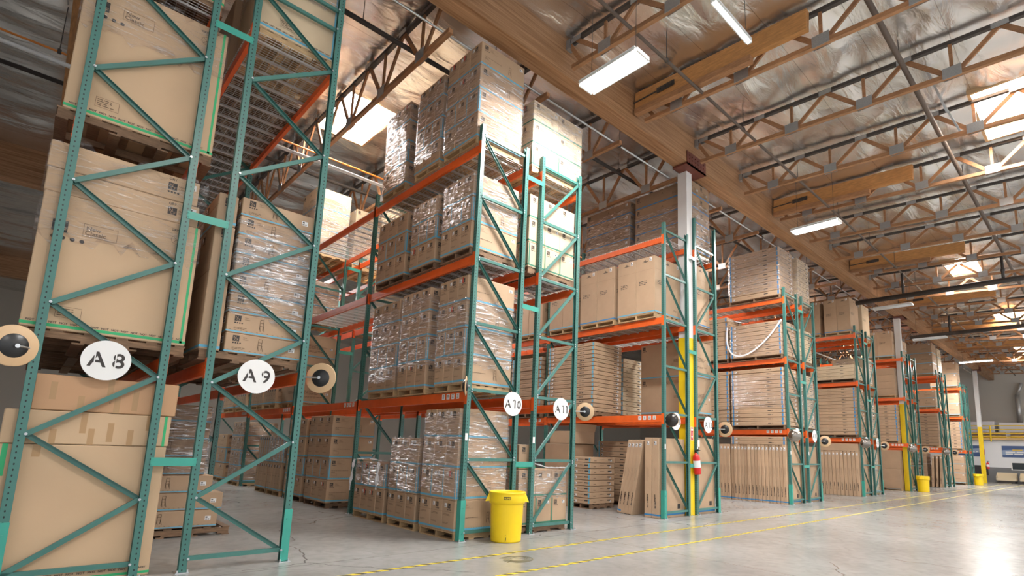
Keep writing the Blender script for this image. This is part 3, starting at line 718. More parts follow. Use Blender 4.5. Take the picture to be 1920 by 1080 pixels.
# ---------------------------------------------------------------- cartons
def rbox(me_name, dx, dy, dz, mt, bev=.008):
    pass
CM = {}
def carton_body(dx, dy, dz, mt, stripe, style):
    key = ('b', dx, dy, dz, mt.name, stripe, style)
    if key in CM: return CM[key]
    hx, hy = dx / 2, dy / 2; b = min(.008, dz * .1)
    m = MB()
    ring = lambda i, z: [(-hx + i, -hy, z), (hx - i, -hy, z), (hx, -hy + i, z), (hx, hy - i, z), (hx - i, hy, z), (-hx + i, hy, z), (-hx, hy - i, z), (-hx, -hy + i, z)]
    def ringI(i, c, z):
        x, y = hx - i, hy - i; return [(-x + c, -y, z), (x - c, -y, z), (x, -y + c, z), (x, y - c, z), (x - c, y, z), (-x + c, y, z), (-x, y - c, z), (-x, -y + c, z)]
    rs = [ringI(b, b, 0), ringI(0, b, b), ringI(0, b, dz - b), ringI(b, b, dz)]
    for a in range(3):
        for k in range(8):
            j = (k + 1) % 8; m.poly([rs[a][k], rs[a][j], rs[a + 1][j], rs[a + 1][k]], 0)
    m.poly(list(reversed(rs[0])), 0); m.poly(rs[3], 0)
    tapem = None
    e = .0012
    if stripe:
        w = .03 if dz > .2 else .018
        def band(z0, z1):
            m.box(-hx - e, hx + e, -hy - e, -hy, z0, z1, 1); m.box(-hx - e, hx + e, hy, hy + e, z0, z1, 1)
            m.box(-hx - e, -hx, -hy, hy, z0, z1, 1); m.box(hx, hx + e, -hy, hy, z0, z1, 1)
        if style in ('carton', 'tall', 'big', 'long'): band(.025, .025 + w)
        if style == 'big': 
            m.box(hx - .055, hx - .03, -hy - e, -hy, 0.03, dz, 1)
        if style == 'bare': band(.025, .05); m.box(-hx + .3, -hx + .34, -hy - e, -hy, dz - .3, dz, 1)
        if style == 'taped': m.box(hx - .06, hx - .035, -hy - e, -hy, .0, dz, 1)
        if style == 'cartonv' : 
            band(.025, .025 + w); m.box(-hx + .012, -hx + .04, -hy - e, -hy, .03, dz - .01, 1); m.box(-hx - e, -hx, -hy + .012, -hy + .035, .03, dz - .01, 1)
        if style == 'flat':
            m.box(-hx - e, -hx, hy - .10, hy - .05, 0, dz, 1); m.box(-hx - e, -hx, -hy + .03, -hy + .08, dz * .1, dz * .9, 1)
        if style == 'vflat': band(.05, .085)
        if style == 'chair': band(.012, .028)
    if style in ('carton', 'cartonv'):
        m.box(-hx - e, -hx, -.025, .025, dz - .09, dz - .003, 2); m.box(-hx + .01, hx - .01, -.002, .002, dz, dz + .0012, 3)
        m.box(-hx - e, -hx, -hy + .004, hy - .004, dz * .62, dz * .62 + .003, 3)
    if style == 'taped':
        for u, a, h in ((.12, .3, .5), (.34, 0, .45), (.56, .35, .65), (.63, 0, .5), (.78, .1, .6), (.95, 0, .5), (1.1, .5, .5)):
            if u < dx - .1: m.box(-hx + u, -hx + u + .05, -hy - e, -hy, dz * a, dz * min(1, a + h), 2)
    if style == 'bare': m.box(-.28, -.22, -hy - e, -hy, dz - .12, dz - .002, 2)
    if style == 'flat':
        m.box(-hx - e, -hx, -hy + .1, hy - .1, dz * .5, dz * .5 + .002, 3)
    CM[key] = m.mesh('carton_body', [mt, {'g': GREEN, 'b': BLUE, 'd': DBLUE, 'k': mat('dark_green_tape', (.05, .20, .13), .5)}.get(stripe, BLUE), CLEARTAPE, SEAM]); return CM[key]
def bars(m, mp, u, v, w, rows, h=.008, gap=.014, mi=0, seed=1):
    rr = random.Random(seed)
    for k in range(rows):
        x = u
        end = u + w * rr.uniform(.6, 1)
        while x < end:
            l = rr.uniform(.02, .06) * (h / .008); rect(m, mp, x, min(x + l, end), v - k * gap - h, v - k * gap, mi); x += l + .008 * (h / .008)
def logo(m, mp, u, v, s, dots=True):
    """dark square with N, C and F in card colour"""
    rect(m, mp, u, u + s, v - s, v, 0)
    put_text(m, mp, 'N', s * .62, u + s * .08, v - s * .58, 1, .0, .0006); put_text(m, mp, 'CF', s * .52, u + s * .26, v - s * .9, 1, 0, .0006)
    if dots:
        for k in range(4):
            cx, cy, r = u + s * (.12 + .36 * k), v - s * 1.3, s * .13
            m.poly([mp(cx + r * math.cos(a * math.pi / 4), cy + r * math.sin(a * math.pi / 4)) for a in range(8)], 0)
def chair_sketch(m, mp, u, v, s):
    ln = [((0, 0), (.05, 1)), ((.3, 0), (.35, 1)), ((.05, 1), (.35, 1)), ((.02, .42), (.33, .42)), ((.02, .42), (.1, -.1)), ((.33, .42), (.45, -.1)), ((.05, .7), (.34, .7)), ((.33, .42), (.4, .42))]
    for (a, b), (c, d) in ln:
        a, b, c, d = u + a * s, v + b * s, u + c * s, v + d * s; L = math.hypot(c - a, d - b) or 1; nx, ny = -(d - b) / L * .003, (c - a) / L * .003
        m.poly([mp(a - nx, b - ny), mp(c - nx, d - ny), mp(c + nx, d + ny), mp(a + nx, b + ny)], 2)
def carton_print(dx, dy, dz, style, lod):
    key = ('p', dx, dy, dz, style, lod)
    if key in CM: return CM[key]
    hx, hy = dx / 2, dy / 2; m = MB()
    A = mapper('-y', hx, hy); B = mapper('-x', hx, hy)
    if style in ('carton', 'cartonv'):
        s = min(.075, dz * .2); top = dz - .05
        logo(m, A, -hx + .07, top, s)
        if dx > .6:
            rect(m, A, -hx + .19, -hx + .192, top - s, top, 2); rect(m, A, -hx + .19, -hx + .36, top - .002, top, 2); rect(m, A, -hx + .19, -hx + .36, top - s, top - s + .002, 2)
            if lod < 2: put_text(m, A, 'New', .03, -hx + .2, top - .034, 2); put_text(m, A, 'Classic', .03, -hx + .2, top - .062, 2)
            bars(m, A, -hx + .07, dz * .45, dx * .55, 1, .008, .02, 2, 3); bars(m, A, -hx + .07, dz * .45 - .03, .12, 2, .006, .014, 2, 4)
            for a in (0, .06): rect(m, A, -hx + .08, -hx + .2, dz * .2 + a, dz * .2 + a + .002, 2)
            rect(m, A, -hx + .08, -hx + .082, dz * .2, dz * .2 + .062, 2); rect(m, A, -hx + .2, -hx + .202, dz * .2, dz * .2 + .062, 2)
            chair_sketch(m, A, .12, dz * .25, min(.16, dz * .4))
            k = -hx + .03
            while k < hx - .05: rect(m, A, k, k + .018, .056, .060, 2); k += .05
        logo(m, B, -.02, top, s, lod < 2)
        bars(m, B, -hy + .03, dz * .55, dy * .6, 2, .006, .016, 2, 5)
        bars(m, B, -hy + .03, dz * .28, dy * .5, 2, .005, .013, 2, 6)
    elif style == 'tall':
        for mp_, w in ((B, dy), (A, dx)):
            h = w / 2
            rect(m, mp_, -.08, .08, dz - .13, dz - .118, 0); rect(m, mp_, -.05, .05, dz - .105, dz - .095, 0); put_text(m, mp_, 'A', .075, -.026, dz - .12, 0, .002)
            bars(m, mp_, -h + .1, dz * .58, w * .55, 3, .014, .04, 0, 7)
            if w > .7: bars(m, mp_, h - .3, .2, .2, 2, .01, .02, 2, 8)
            rect(m, mp_, -h + .01, h - .01, dz * .77, dz * .77 + .002, 2)
    elif style == 'flat':
        for mp_, w in ((B, dy), (A, dx)):
            bars(m, mp_, w * .2, dz * .66, .2, 1, dz * .2, .03, 0, 9); bars(m, mp_, -w * .12, dz * .6, .2, 1, dz * .07, .03, 2, 10)
            bars(m, mp_, -w * .38, dz * .4, .12, 1, dz * .12, .03, 2, 12)
    elif style == 'vflat':
        [rect(m, B, -.013, .013, dz * .12 + k * .035, dz * .12 + k * .035 + (.02 if k % 3 else .028), 0) for k in range(7)]
        for v in (.28, .33): rect(m, B, -dy * .18, dy * .02, dz * .2, dz * .2 + .16, 2)
        rect(m, B, -dy * .15, -dy * .12, dz * .45, dz * .62, 2); rect(m, B, dy * .05, dy * .08, dz * .5, dz * .6, 2)
        rect(m, A, -.1, -.096, dz * .55, dz * .8, 2); rect(m, A, dx * .2, dx * .2 + .12, dz * .1, dz * .16, 0)
    elif style == 'chair':
        logo(m, A, -hx + .08, dz - .025, min(.07, dz * .34)); put_text(m, A, 'New', .022, -hx + .19, dz - .05, 2); put_text(m, A, 'Classic', .022, -hx + .19, dz - .072, 2)
        chair_sketch(m, A, -hx + .36, dz * .3, dz * .55); bars(m, A, -hx + .08, dz * .3, .2, 2, .006, .014, 2, 3)
        k = -hx + .03
        while k < hx - .05: rect(m, A, k, k + .02, .036, .040, 2); k += .06
        logo(m, B, -.02, dz - .03, min(.06, dz * .3), False)
    elif style == 'long':
        logo(m, B, -hy + .06, dz - .05, .09); bars(m, B, hy - .55, dz * .5, .4, 3, .009, .024, 2, 13); put_text(m, B, 'A', .1, 0, dz - .16, 2)
        logo(m, A, -hx + .05, dz - .05, .08); bars(m, A, -hx + .2, dz * .55, dx * .6, 4, .012, .03, 2, 14)
        bars(m, A, -hx + .05, dz * .3, dx * .7, 2, .012, .03, 2, 15)
    elif style == 'big':
        L = -hx
        rect(m, A, L + .10, L + .22, dz - .40, dz - .28, 0); put_text(m, A, 'N', .08, L + .112, dz - .355, 1, .001, .0006); put_text(m, A, 'CF', .065, L + .135, dz - .395, 1, .001, .0006)
        for (a, b, c, d) in ((.34, .62, -.395, -.392), (.34, .62, -.262, -.259), (.34, .343, -.395, -.26), (.617, .62, -.395, -.26)): rect(m, A, L + a, L + b, dz + c, dz + d, 2)
        put_text(m, A, 'New', .062, L + .36, dz - .325, 2, .001); put_text(m, A, 'Classic', .062, L + .355, dz - .375, 2, .001); put_text(m, A, 'FURNITURE', .014, L + .40, dz - .390, 2, 0, 0, 1.3)
        for k in range(4):
            cx, cy, r = L + .12 + .075 * k, dz - .46, .02; m.poly([mapper('-y', hx, hy)(cx + r * math.cos(a * math.pi / 5), cy + r * math.sin(a * math.pi / 5)) for a in range(10)], 2 if k < 1 else 0)
        k = L + .04
        while k < hx - .08: put_text(m, A, 'NOT', .028, k, .062, 0, .0006); k += .082
        for c in (L + .24,):
            for (a, b, cc, d) in ((0, .2, 0, .003), (0, .2, .11, .113), (0, .003, 0, .113), (.197, .2, 0, .113)): rect(m, A, c + a, c + b, .13 + cc, .13 + d, 2)
            bars(m, A, c + .015, .225, .16, 4, .009, .022, 2, 16)
        if dz > 1.2:
            put_text(m, A, 'GRY.', .035, hx - .28, dz - .10, 0, .0006)
        r = .052; cx, cy = hx - .22, dz - .2
        if dz > 1.2:
            for a in range(24):
                t0, t1 = a * math.pi / 12, (a + 1) * math.pi / 12; m.poly([A(cx + r * math.cos(t0), cy + r * math.sin(t0)), A(cx + r * math.cos(t1), cy + r * math.sin(t1)), A(cx + (r - .003) * math.cos(t1), cy + (r - .003) * math.sin(t1)), A(cx + (r - .003) * math.cos(t0), cy + (r - .003) * math.sin(t0))], 2)
            for s_ in (-1, 1): m.poly([A(cx - .035, cy - s_ * .035), A(cx - .033, cy - s_ * .038), A(cx + .035, cy + s_ * .033), A(cx + .033, cy + s_ * .036)], 2)
    elif style == 'bare':
        k = -hx + .5
        while k < hx - .08: put_text(m, A, 'NOT', .028, k, .075, 0, .0006); k += .082
    elif style == 'taped': put_text(m, A, 'NOT NOT NOT', .02, hx - .1, .03, 2, 0, 0, 1, True) if dz < .33 else rect(m, A, 0, .01, .1, .11, 2)
    elif style == 'gry':
        put_text(m, A, 'GRY.', .04, hx - .30, dz - .055, 0, .0006); logo(m, A, hx - .30, dz - .085, .085, dz > .27)
        put_text(m, A, 'New', .03, hx - .20, dz - .12, 2); put_text(m, A, 'Classic', .03, hx - .20, dz - .15, 2)
    CM[key] = m.mesh('printed_marks', [INK, KRAFT, LINK]); return CM[key]
def label_mesh(w, h):
    key = ('l', w, h)
    if key not in CM:
        m = MB(); m.box(0, w, -.0012, 0, 0, h, 0); rr = random.Random(2); x = w * .1
        while x < w * .8: l = rr.uniform(.003, .008); m.box(x, x + l, -.002, -.0012, h * .1, h * .4, 1); x += l + .005
        m.box(w * .1, w * .45, -.002, -.0012, h * .55, h * .85, 1); CM[key] = m.mesh('shipping_label', [WHITE, INK])
    return CM[key]
CATN = {'carton': 'carton', 'cartonv': 'carton', 'tall': 'tall_carton', 'flat': 'flat_carton', 'vflat': 'upright_carton', 'chair': 'chair_carton', 'long': 'long_carton', 'big': 'large_carton', 'bare': 'large_carton', 'taped': 'wide_carton', 'gry': 'wide_carton', 'plain': 'plain_carton'}
rnd = random.Random(11)
def carton(x0, x1, y0, y1, z0, z1, style, mt, stripe, label, group=None, lod=1, jit=.004, tilt=None, sticker=True, red=None):
    dx, dy, dz = round(x1 - x0, 3), round(y1 - y0, 3), round(z1 - z0, 3)
    t = tag(ob(CATN[style], carton_body(dx, dy, dz, mt, stripe, style), None, ((x0 + x1) / 2 + rnd.uniform(-jit, jit), (y0 + y1) / 2, z0)), label, 'box', group)
    if tilt: t.rotation_euler = tilt
    if style != 'plain': ob('printed_marks', carton_print(dx, dy, dz, style, lod), t)
    if not sticker: return t
    hx, hy = dx / 2, dy / 2; R90 = -math.pi / 2
    if style in ('carton', 'cartonv'):
        ob('shipping_label', label_mesh(.06, .06), t, (-hx - .001, min(hy - .03, .11), dz - .11), (0, 0, R90))
        if lod < 2: ob('shipping_label', label_mesh(.07, .055), t, (hx - .12, -hy - .001, dz - .12))
        if (red if red is not None else rnd.random() < .14):
            m_ = CM.get('red') or CM.setdefault('red', (lambda q: (q.box(0, .035, -.002, 0, 0, .09), q.mesh('red_tag', [RED]))[1])(MB()))
            ob('red_tag', m_, t, (-hx - .001, .02, dz - .12), (0, 0, R90))
    elif style == 'flat':
        ob('shipping_label', label_mesh(.07, min(.06, dz * .7)), t, (-hx - .001, hy - .16, dz * .15), (0, 0, R90))
        ob('shipping_label', label_mesh(.07, min(.06, dz * .7)), t, (hx - .2, -hy - .001, dz * .15))
    elif style == 'vflat':
        ob('shipping_label', label_mesh(.065, .09), t, (-hx - .001, .03, dz - .17), (0, 0, R90))
    elif style == 'tall':
        ob('shipping_label', label_mesh(.07, .09), t, (-hx - .001, -hy + .16, dz - .12), (0, 0, R90)); ob('shipping_label', label_mesh(.07, .09), t, (hx - .14, -hy - .001, dz - .12))
    elif style in ('long', 'chair'):
        ob('shipping_label', label_mesh(.08, .08), t, (-hx - .001, -hy + .16, dz - .12), (0, 0, R90)); ob('shipping_label', label_mesh(.075, .06), t, (hx - .16, -hy - .001, dz * .4))
    elif style == 'gry':
        ob('shipping_label', label_mesh(.07, .07), t, (hx - .1, -hy - .001, dz - .11))
    return t

# pallets
def pallet_meshes(dx, dy, wd):
    key = ('pal', round(dx, 2), round(dy, 2), wd.name)
    if key not in CM:
        hx, hy = dx / 2, dy / 2
        t = MB(); n = 6
        for k in range(n): 
            x = -hx + (dx - .1) * k / (n - 1); t.box(x, x + .1, -hy, hy, .105, .122)
        s = MB(); s.box(-hx + .01, hx - .01, -.02, .02, .04, .105); s.box(-hx + .01, -hx + .16, -.02, .02, .017, .04); s.box(-.2, .2, -.02, .02, .017, .04); s.box(hx - .16, hx - .01, -.02, .02, .017, .04)
        b = MB()
        for k in range(4):
            x = -hx + (dx - .1) * k / 3; b.box(x, x + .1, -hy, hy, 0, .017)
        CM[key] = (t.mesh('top_boards', [wd]), s.mesh('stringer', [wd]), b.mesh('bottom_boards', [wd]), hy)
    return CM[key]
def pallet(x0, x1, y0, y1, z, label, wd=WOOD):
    t = thing('wooden_pallet', label, 'pallet', ((x0 + x1) / 2, (y0 + y1) / 2, z), group='wooden pallets')
    a, s, b, hy = pallet_meshes(x1 - x0, y1 - y0, wd)
    ob('top_boards', a, t); ob('bottom_boards', b, t)
    for q in (-1, 0, 1): ob('stringer', s, t, (0, q * (hy - .022), 0))
PH = .124
def film(x0, x1, y0, y1, z0, z1, label, rag=.06, e=.008, fm=None):
    m = MB(); rr = random.Random(int(x0 * 100 + z0 * 10)); n, k = 18, 12
    P = []
    per = [((x0 - e, y0 - e), (x1 + e, y0 - e)), ((x1 + e, y0 - e), (x1 + e, y1 + e)), ((x1 + e, y1 + e), (x0 - e, y1 + e)), ((x0 - e, y1 + e), (x0 - e, y0 - e))]
    cx, cy = (x0 + x1) / 2, (y0 + y1) / 2; loop = []
    for (a, b) in per:
        for i in range(n):
            loop.append((a[0] + (b[0] - a[0]) * i / n, a[1] + (b[1] - a[1]) * i / n, a, b, i))
    c = len(loop)
    for j in range(k + 1):
        for i, (x, y, a, b, q) in enumerate(loop):
            zz = z0 + (z1 - z0) * j / k
            if j == 0: zz -= rr.uniform(-rag, rag * .3)
            if j == k: zz += rr.uniform(-rag, rag * .3)
            d = rr.uniform(0, .006) if q else 0
            nx, ny = (b[1] - a[1]), -(b[0] - a[0]); l = math.hypot(nx, ny); m.v.append((x + nx / l * d - cx, y + ny / l * d - cy, zz - z0))
    for j in range(k):
        for i in range(c): m.f.append((j * c + i, j * c + (i + 1) % c, (j + 1) * c + (i + 1) % c, (j + 1) * c + i)); m.m.append(0)
    return tag(ob('stretch_film', m.mesh('stretch_film', [fm or FILM], True), None, (cx, cy, z0)), label, 'plastic film', 'clear stretch film')
TN = {1: ['only'], 2: ['bottom', 'top'], 3: ['bottom', 'middle', 'top'], 4: ['bottom', 'second', 'third', 'top']}
def tiers(n): return TN[n] if n in TN else ['bottom'] + [ORD[k] for k in range(1, n - 1)] + ['top']
CN = {1: ['single'], 2: ['aisle-end', 'inner'], 3: ['aisle-end', 'middle', 'inner'], 4: ['aisle-end', 'second', 'third', 'inner'], 5: ['aisle-end', 'second', 'third', 'fourth', 'inner']}
def cols(n): return CN[n] if n in CN else ['aisle-end'] + [ORD[k] for k in range(1, n - 1)] + ['inner']
LN = ('floor level', 'low shelf', 'middle shelf', 'top shelf')
LZ = (0.0, LV[0] + BH[0] + .012, LV[1] + BH[1] + .012, LV[2] + BH[2] + .012)
USED = set()
def load(row, lev, pos, x0, x1, y0, y1, ztop, nt, ny=1, nx=1, style='carton', mt=KRAFT, stripe='b', adj='brown', pal=True, wd=WOOD, wraps=(), lod=1, gap=.004, sticker=True, hs=None, z0=None, jit=.004, dy_off=None):
    zb = LZ[lev] if z0 is None else z0
    nm = RN[row]
    if pal:
        pallet(x0 + .01, x1 - .01, y0 + .01, y1 - .01, zb, 'wooden pallet on %s of %s under the %s load' % (LN[lev], nm, pos), wd); zb += PH
    tn, cn = tiers(nt), cols(ny)
    H_ = (ztop - zb) / nt
    hh = hs or [H_] * nt
    z = zb; wy = (y1 - y0) / ny; wx = (x1 - x0) / nx
    for t in range(nt):
        sh = rnd.uniform(-.006, .006) if nt > 5 else 0
        for c in range(ny):
            for a in range(nx):
                st = style
                if style == 'carton' and (t * 7 + c * 3 + int(x0)) % 3 == 0: st = 'cartonv'
                if ny > 1 and nx > 1: cc = '%s %s' % (cn[c], ('camera-side', 'far-side')[min(a, 1)] if nx == 2 else ('camera-side', 'mid', 'far-side')[a])
                elif ny > 1: cc = '%s column' % cn[c]
                elif nx > 1: cc = ('camera-side', 'far-side')[a] if nx == 2 else ('camera-side', 'mid', 'far-side')[a]
                else: cc = ''
                tt = ('%s in stack' % tn[t] if not cc else '%s tier' % tn[t]) if nt > 1 else ''
                lab = ', '.join(q for q in ('%s carton' % adj, '%s %s' % (nm, LN[lev]), '%s load' % pos, tt, cc) if q)
                assert lab not in USED, lab
                assert 4 <= len(lab.split()) <= 16, lab
                USED.add(lab)
                carton(x0 + a * wx + gap / 2, x0 + (a + 1) * wx - gap / 2, y0 + c * wy + gap / 2 + sh, y0 + (c + 1) * wy - gap / 2 + sh, z, z + hh[t] - (.003 if style != 'flat' else .01), st, mt, stripe, lab, '%s cartons of %s' % (adj, nm), lod, (.001 if nx > 1 else jit) if style != 'flat' else .007, sticker=sticker)
        z += hh[t]
    for (a, b) in wraps:
        ex = .008 if nt > 5 else .003
        film(x0 - ex, x1 + ex, y0 - (.006 if nt > 5 else 0), y1 + (.006 if nt > 5 else 0), zb + (z - zb) * a, zb + (z - zb) * b, 'clear stretch film around the %s load on %s of %s' % (pos, LN[lev], nm), fm=THINF if row == 'A14' and lev < 3 else None)
    return z

XA = (5.0, 6.02)
# --- rack A10, first bay
load('A10', 3, 'aisle-end', *XA, 7.235, 8.29, 8.68, 4, 3, adj='blue-taped', wraps=((.02, .78),))
load('A10', 3, 'middle', *XA, 8.43, 9.36, 8.64, 4, 3, adj='blue-taped', wraps=((.1, .95),))
load('A10', 3, 'inner', *XA, 9.72, 10.72, 8.68, 4, 3, adj='blue-taped', wraps=((.02, .99),))
load('A10', 2, 'aisle-end', *XA, 7.235, 8.16, 6.15, 3, 3, adj='blue-taped', wraps=((.35, 1.0),), wd=OLDW)
load('A10', 2, 'middle', *XA, 8.36, 9.26, 6.11, 3, 3, adj='blue-taped', wraps=((.4, .98),), wd=OLDW)
load('A10', 2, 'inner', *XA, 9.48, 10.68, 6.10, 3, 3, adj='blue-taped', wd=OLDW)
load('A10', 1, 'aisle-end', *XA, 7.235, 8.08, 4.30, 4, 3, adj='blue-taped', wraps=((.15, .8),))
load('A10', 1, 'middle', *XA, 8.40, 9.38, 4.31, 4, 3, adj='blue-taped', wraps=((.2, .95),))
load('A10', 1, 'inner', *XA, 9.5, 10.6, 4.26, 4, 3, adj='blue-taped', wraps=((.1, .9),))
load('A10', 0, 'aisle-end', *XA, 7.235, 8.27, 2.06, 4, 3, adj='blue-taped', wraps=((.3, .98),))
load('A10', 0, 'middle', *XA, 8.42, 9.40, 1.57, 3, 3, adj='blue-taped', wraps=((.35, 1.02),))
load('A10', 0, 'inner', *XA, 9.56, 10.82, 1.08, 2, 4, adj='blue-taped', wraps=((.55, 1.04),))
# --- rack A10, deeper bays
load('A10', 0, 'second-bay aisle-end', *XA, 12.2, 13.5, 2.05, 4, 3, adj='brown', wd=OLDW)
load('A10', 0, 'second-bay inner', *XA, 13.75, 14.9, 2.0, 4, 3, adj='brown', wd=OLDW, lod=2)
load('A10', 0, 'third-bay aisle-end', *XA, 15.25, 16.3, 1.57, 2, 5, adj='brown', lod=2, wraps=((.5, 1),))
load('A10', 0, 'third-bay middle', *XA, 16.35, 17.3, 1.57, 2, 5, adj='brown', lod=2)
load('A10', 1, 'third-bay aisle-end', 5.12, 6.08, 15.12, 16.2, 4.36, 3, 1, style='long', adj='wide brown')
load('A10', 2, 'third-bay aisle-end', *XA, 15.1, 16.1, 5.9, 3, 2, adj='wrapped', lod=2, wraps=((0, 1),))
load('A10', 1, 'third-bay middle', *XA, 16.35, 17.35, 2.95, 1, 5, adj='small brown', lod=2)
load('A10', 1, 'third-bay inner', *XA, 17.5, 18.6, 2.95, 1, 5, adj='small brown', lod=2)
load('A10', 1, 'fourth-bay aisle-end', *XA, 19.2, 20.3, 2.95, 1, 5, adj='small brown', lod=2)
load('A10', 1, 'fourth-bay inner', *XA, 20.6, 21.8, 3.0, 1, 5, adj='small brown', lod=2)
load('A10', 0, 'fourth-bay aisle-end', *XA, 19.1, 20.2, 2.0, 4, 2, adj='wrapped brown', lod=2, wraps=((0, 1),))
load('A10', 0, 'fourth-bay inner', *XA, 20.8, 22.4, 1.6, 3, 2, adj='brown', lod=2)
load('A10', 3, 'third-bay aisle-end', 5.15, 6.15, 15.2, 16.3, 8.7, 3, 1, style='long', mt=PALE, adj='pale', wraps=((0, .8),))
load('A10', 3, 'third-bay inner', 5.15, 6.15, 16.6, 17.8, 8.1, 3, 1, style='long', mt=PALE, adj='pale')
# --- rack A11
XB = (6.30, 7.68)
load('A11', 3, 'aisle-end', *XB, 7.235, 8.3, 8.18, 3, 2, 2, mt=PALE, stripe='k', adj='pale green-taped', wraps=((.2, 1),))
load('A11', 2, 'aisle-end', 6.30, 7.52, 7.235, 8.3, 6.22, 3, 2, 3, mt=PALE, stripe='k', adj='pale green-taped', wd=OLDW)
load('A11', 0, 'aisle-end', 6.30, 7.50, 7.235, 8.3, 1.08, 2, 2, 3, stripe='k', adj='green-taped', wd=OLDW, wraps=((.45, 1.03),))
carton(6.32, 6.72, 7.28, 7.75, 1.085, 1.52, 'carton', KRAFT, 'g', 'single carton sitting on top of the floor load in rack A11', None)
load('A11', 3, 'second-bay aisle-end', 6.45, 7.6, 11.4, 12.4, 8.0, 3, 2, mt=PALE, stripe=None, adj='pale', lod=2, wraps=((0, .9),))
load('A11', 3, 'second-bay middle', 6.45, 7.6, 12.7, 13.7, 7.9, 3, 2, mt=PALE, stripe=None, adj='pale', lod=2)
load('A11', 2, 'second-bay middle', 6.45, 7.6, 12.6, 13.8, 6.0, 2, 1, style='long', mt=PALE, adj='pale', lod=2)
load('A11', 1, 'second-bay middle', 6.45, 7.6, 12.2, 13.4, 3.6, 1, 1, style='plain', mt=BROWN, stripe=None, adj='tall dark')
load('A11', 3, 'third-bay aisle-end', 6.5, 7.6, 15.6, 16.9, 8.6, 3, 1, style='long', mt=PALE, adj='pale', wraps=((0, .7),))
# --- rack A12
XC = (10.5, 11.6)
load('A12', 2, 'aisle-end', *XC, 7.36, 8.5, 6.22, 1, 2, style='tall', adj='tall')
load('A12', 2, 'middle', *XC, 8.62, 9.8, 6.22, 1, 2, style='tall', adj='tall', stripe='d')
load('A12', 2, 'inner', *XC, 9.95, 11.0, 6.22, 1, 2, style='tall', adj='tall')
load('A12', 2, 'second-bay', *XC, 11.3, 12.5, 6.1, 1, 2, style='tall', adj='tall')
load('A12', 1, 'inner', 10.5, 11.64, 9.25, 11.0, 4.30, 17, 1, style='flat', adj='flat', stripe='b', wd=OLDW)
load('A12', 1, 'second-bay', 10.5, 11.6, 11.25, 12.6, 4.1, 13, 1, style='flat', adj='flat', wd=OLDW, mt=BROWN, lod=2)
load('A12', 0, 'inner', 10.5, 11.45, 9.3, 10.0, 1.30, 8, 1, style='flat', adj='flat', wd=OLDW)
carton(10.5, 11.5, 10.1, 11.0, 0.0, 1.62, 'plain', BROWN, None, 'large plain brown carton on the floor of rack A12, behind a flat stack', None)
# leaning and standing flat cartons at the floor of A12
for k in range(2):
    y = 7.26 + k * .2
    carton(10.52, 11.6, y, y + .19, .0, 1.80, 'vflat', KRAFT, 'd', 'tall narrow carton standing upright on the floor of rack A12, %s from the post' % ORD[k], 'upright cartons in rack A12', jit=0)
for k in range(4):
    th = .12; y = 8.0 + k * .132; a = math.radians(10.5 + k * .1)
    o = carton(10.5 + .03 * k, 11.5 + .03 * k, y, y + th, .0, 1.76, 'vflat', KRAFT, 'd' if k == 3 else None, 'tall narrow carton leaning on the floor of rack A12, %s in the leaning row' % ORD[k], 'leaning cartons in rack A12', jit=0, tilt=(a, 0, 0))
    o.location.z = math.sin(a) * th / 2
# --- rack A13
XD = (12.0, 13.0)
load('A13', 3, 'aisle-end', *XD, 7.3, 9.1, 8.78, 5, 1, 2, style='long', mt=BROWN, adj='long brown', stripe='d', wraps=((.0, .7),))
load('A13', 3, 'inner', *XD, 9.3, 11.0, 8.78, 5, 1, 1, style='long', mt=BROWN, adj='long brown', stripe='d', wraps=((0, .9),))
load('A13', 2, 'aisle-end', 12.05, 12.95, 7.3, 8.5, 6.42, 1, 1, style='tall', adj='tall', wd=OLDW, stripe='d')
load('A13', 1, 'aisle-end', 12.05, 12.98, 7.3, 8.9, 4.36, 2, 1, style='long', adj='big blue-taped', wd=OLDW)
load('A13', 1, 'inner', 12.05, 12.98, 9.5, 10.9, 4.1, 12, 1, style='flat', adj='flat', mt=PALE, wd=OLDW, lod=2)
carton(12.08, 13.0, 7.26, 7.5, 0.0, 1.86, 'vflat', KRAFT, 'd', 'flat wide carton standing on the floor in rack A13 beside the column', None)
carton(12.08, 13.0, 7.53, 7.75, 0.0, 1.86, 'vflat', KRAFT, 'd', 'second wide carton standing behind the first in rack A13', None)
load('A13', 0, 'inner', 12.0, 12.95, 9.2, 10.4, 1.75, 11, 1, style='flat', adj='flat', mt=KRAFT, wd=OLDW)
# open carton on top of the A12 stack
t = tag(ob('open_carton', None, None, (11.0, 10.45, 1.62)), 'open-topped brown carton on the big plain carton in rack A12', 'box')
m = MB(); w, d, h = .46, .42, .34
for (a, b, c, e) in ((-w, w, -d, -d + .012), (-w, w, d - .012, d), (-w, -w + .012, -d, d), (w - .012, w, -d, d)): m.box(a, b, c, e, .0, h)
m.box(-w, w, -d, d, 0, .012); ob('walls', m.mesh('walls', [KRAFT]), t)
m = MB(); m.bar((0, -d, h), (0, -d - .06, h + .2), w * 2, .008, 0, (1, 0, 0)); ob('flap', m.mesh('flap', [KRAFT]), t)
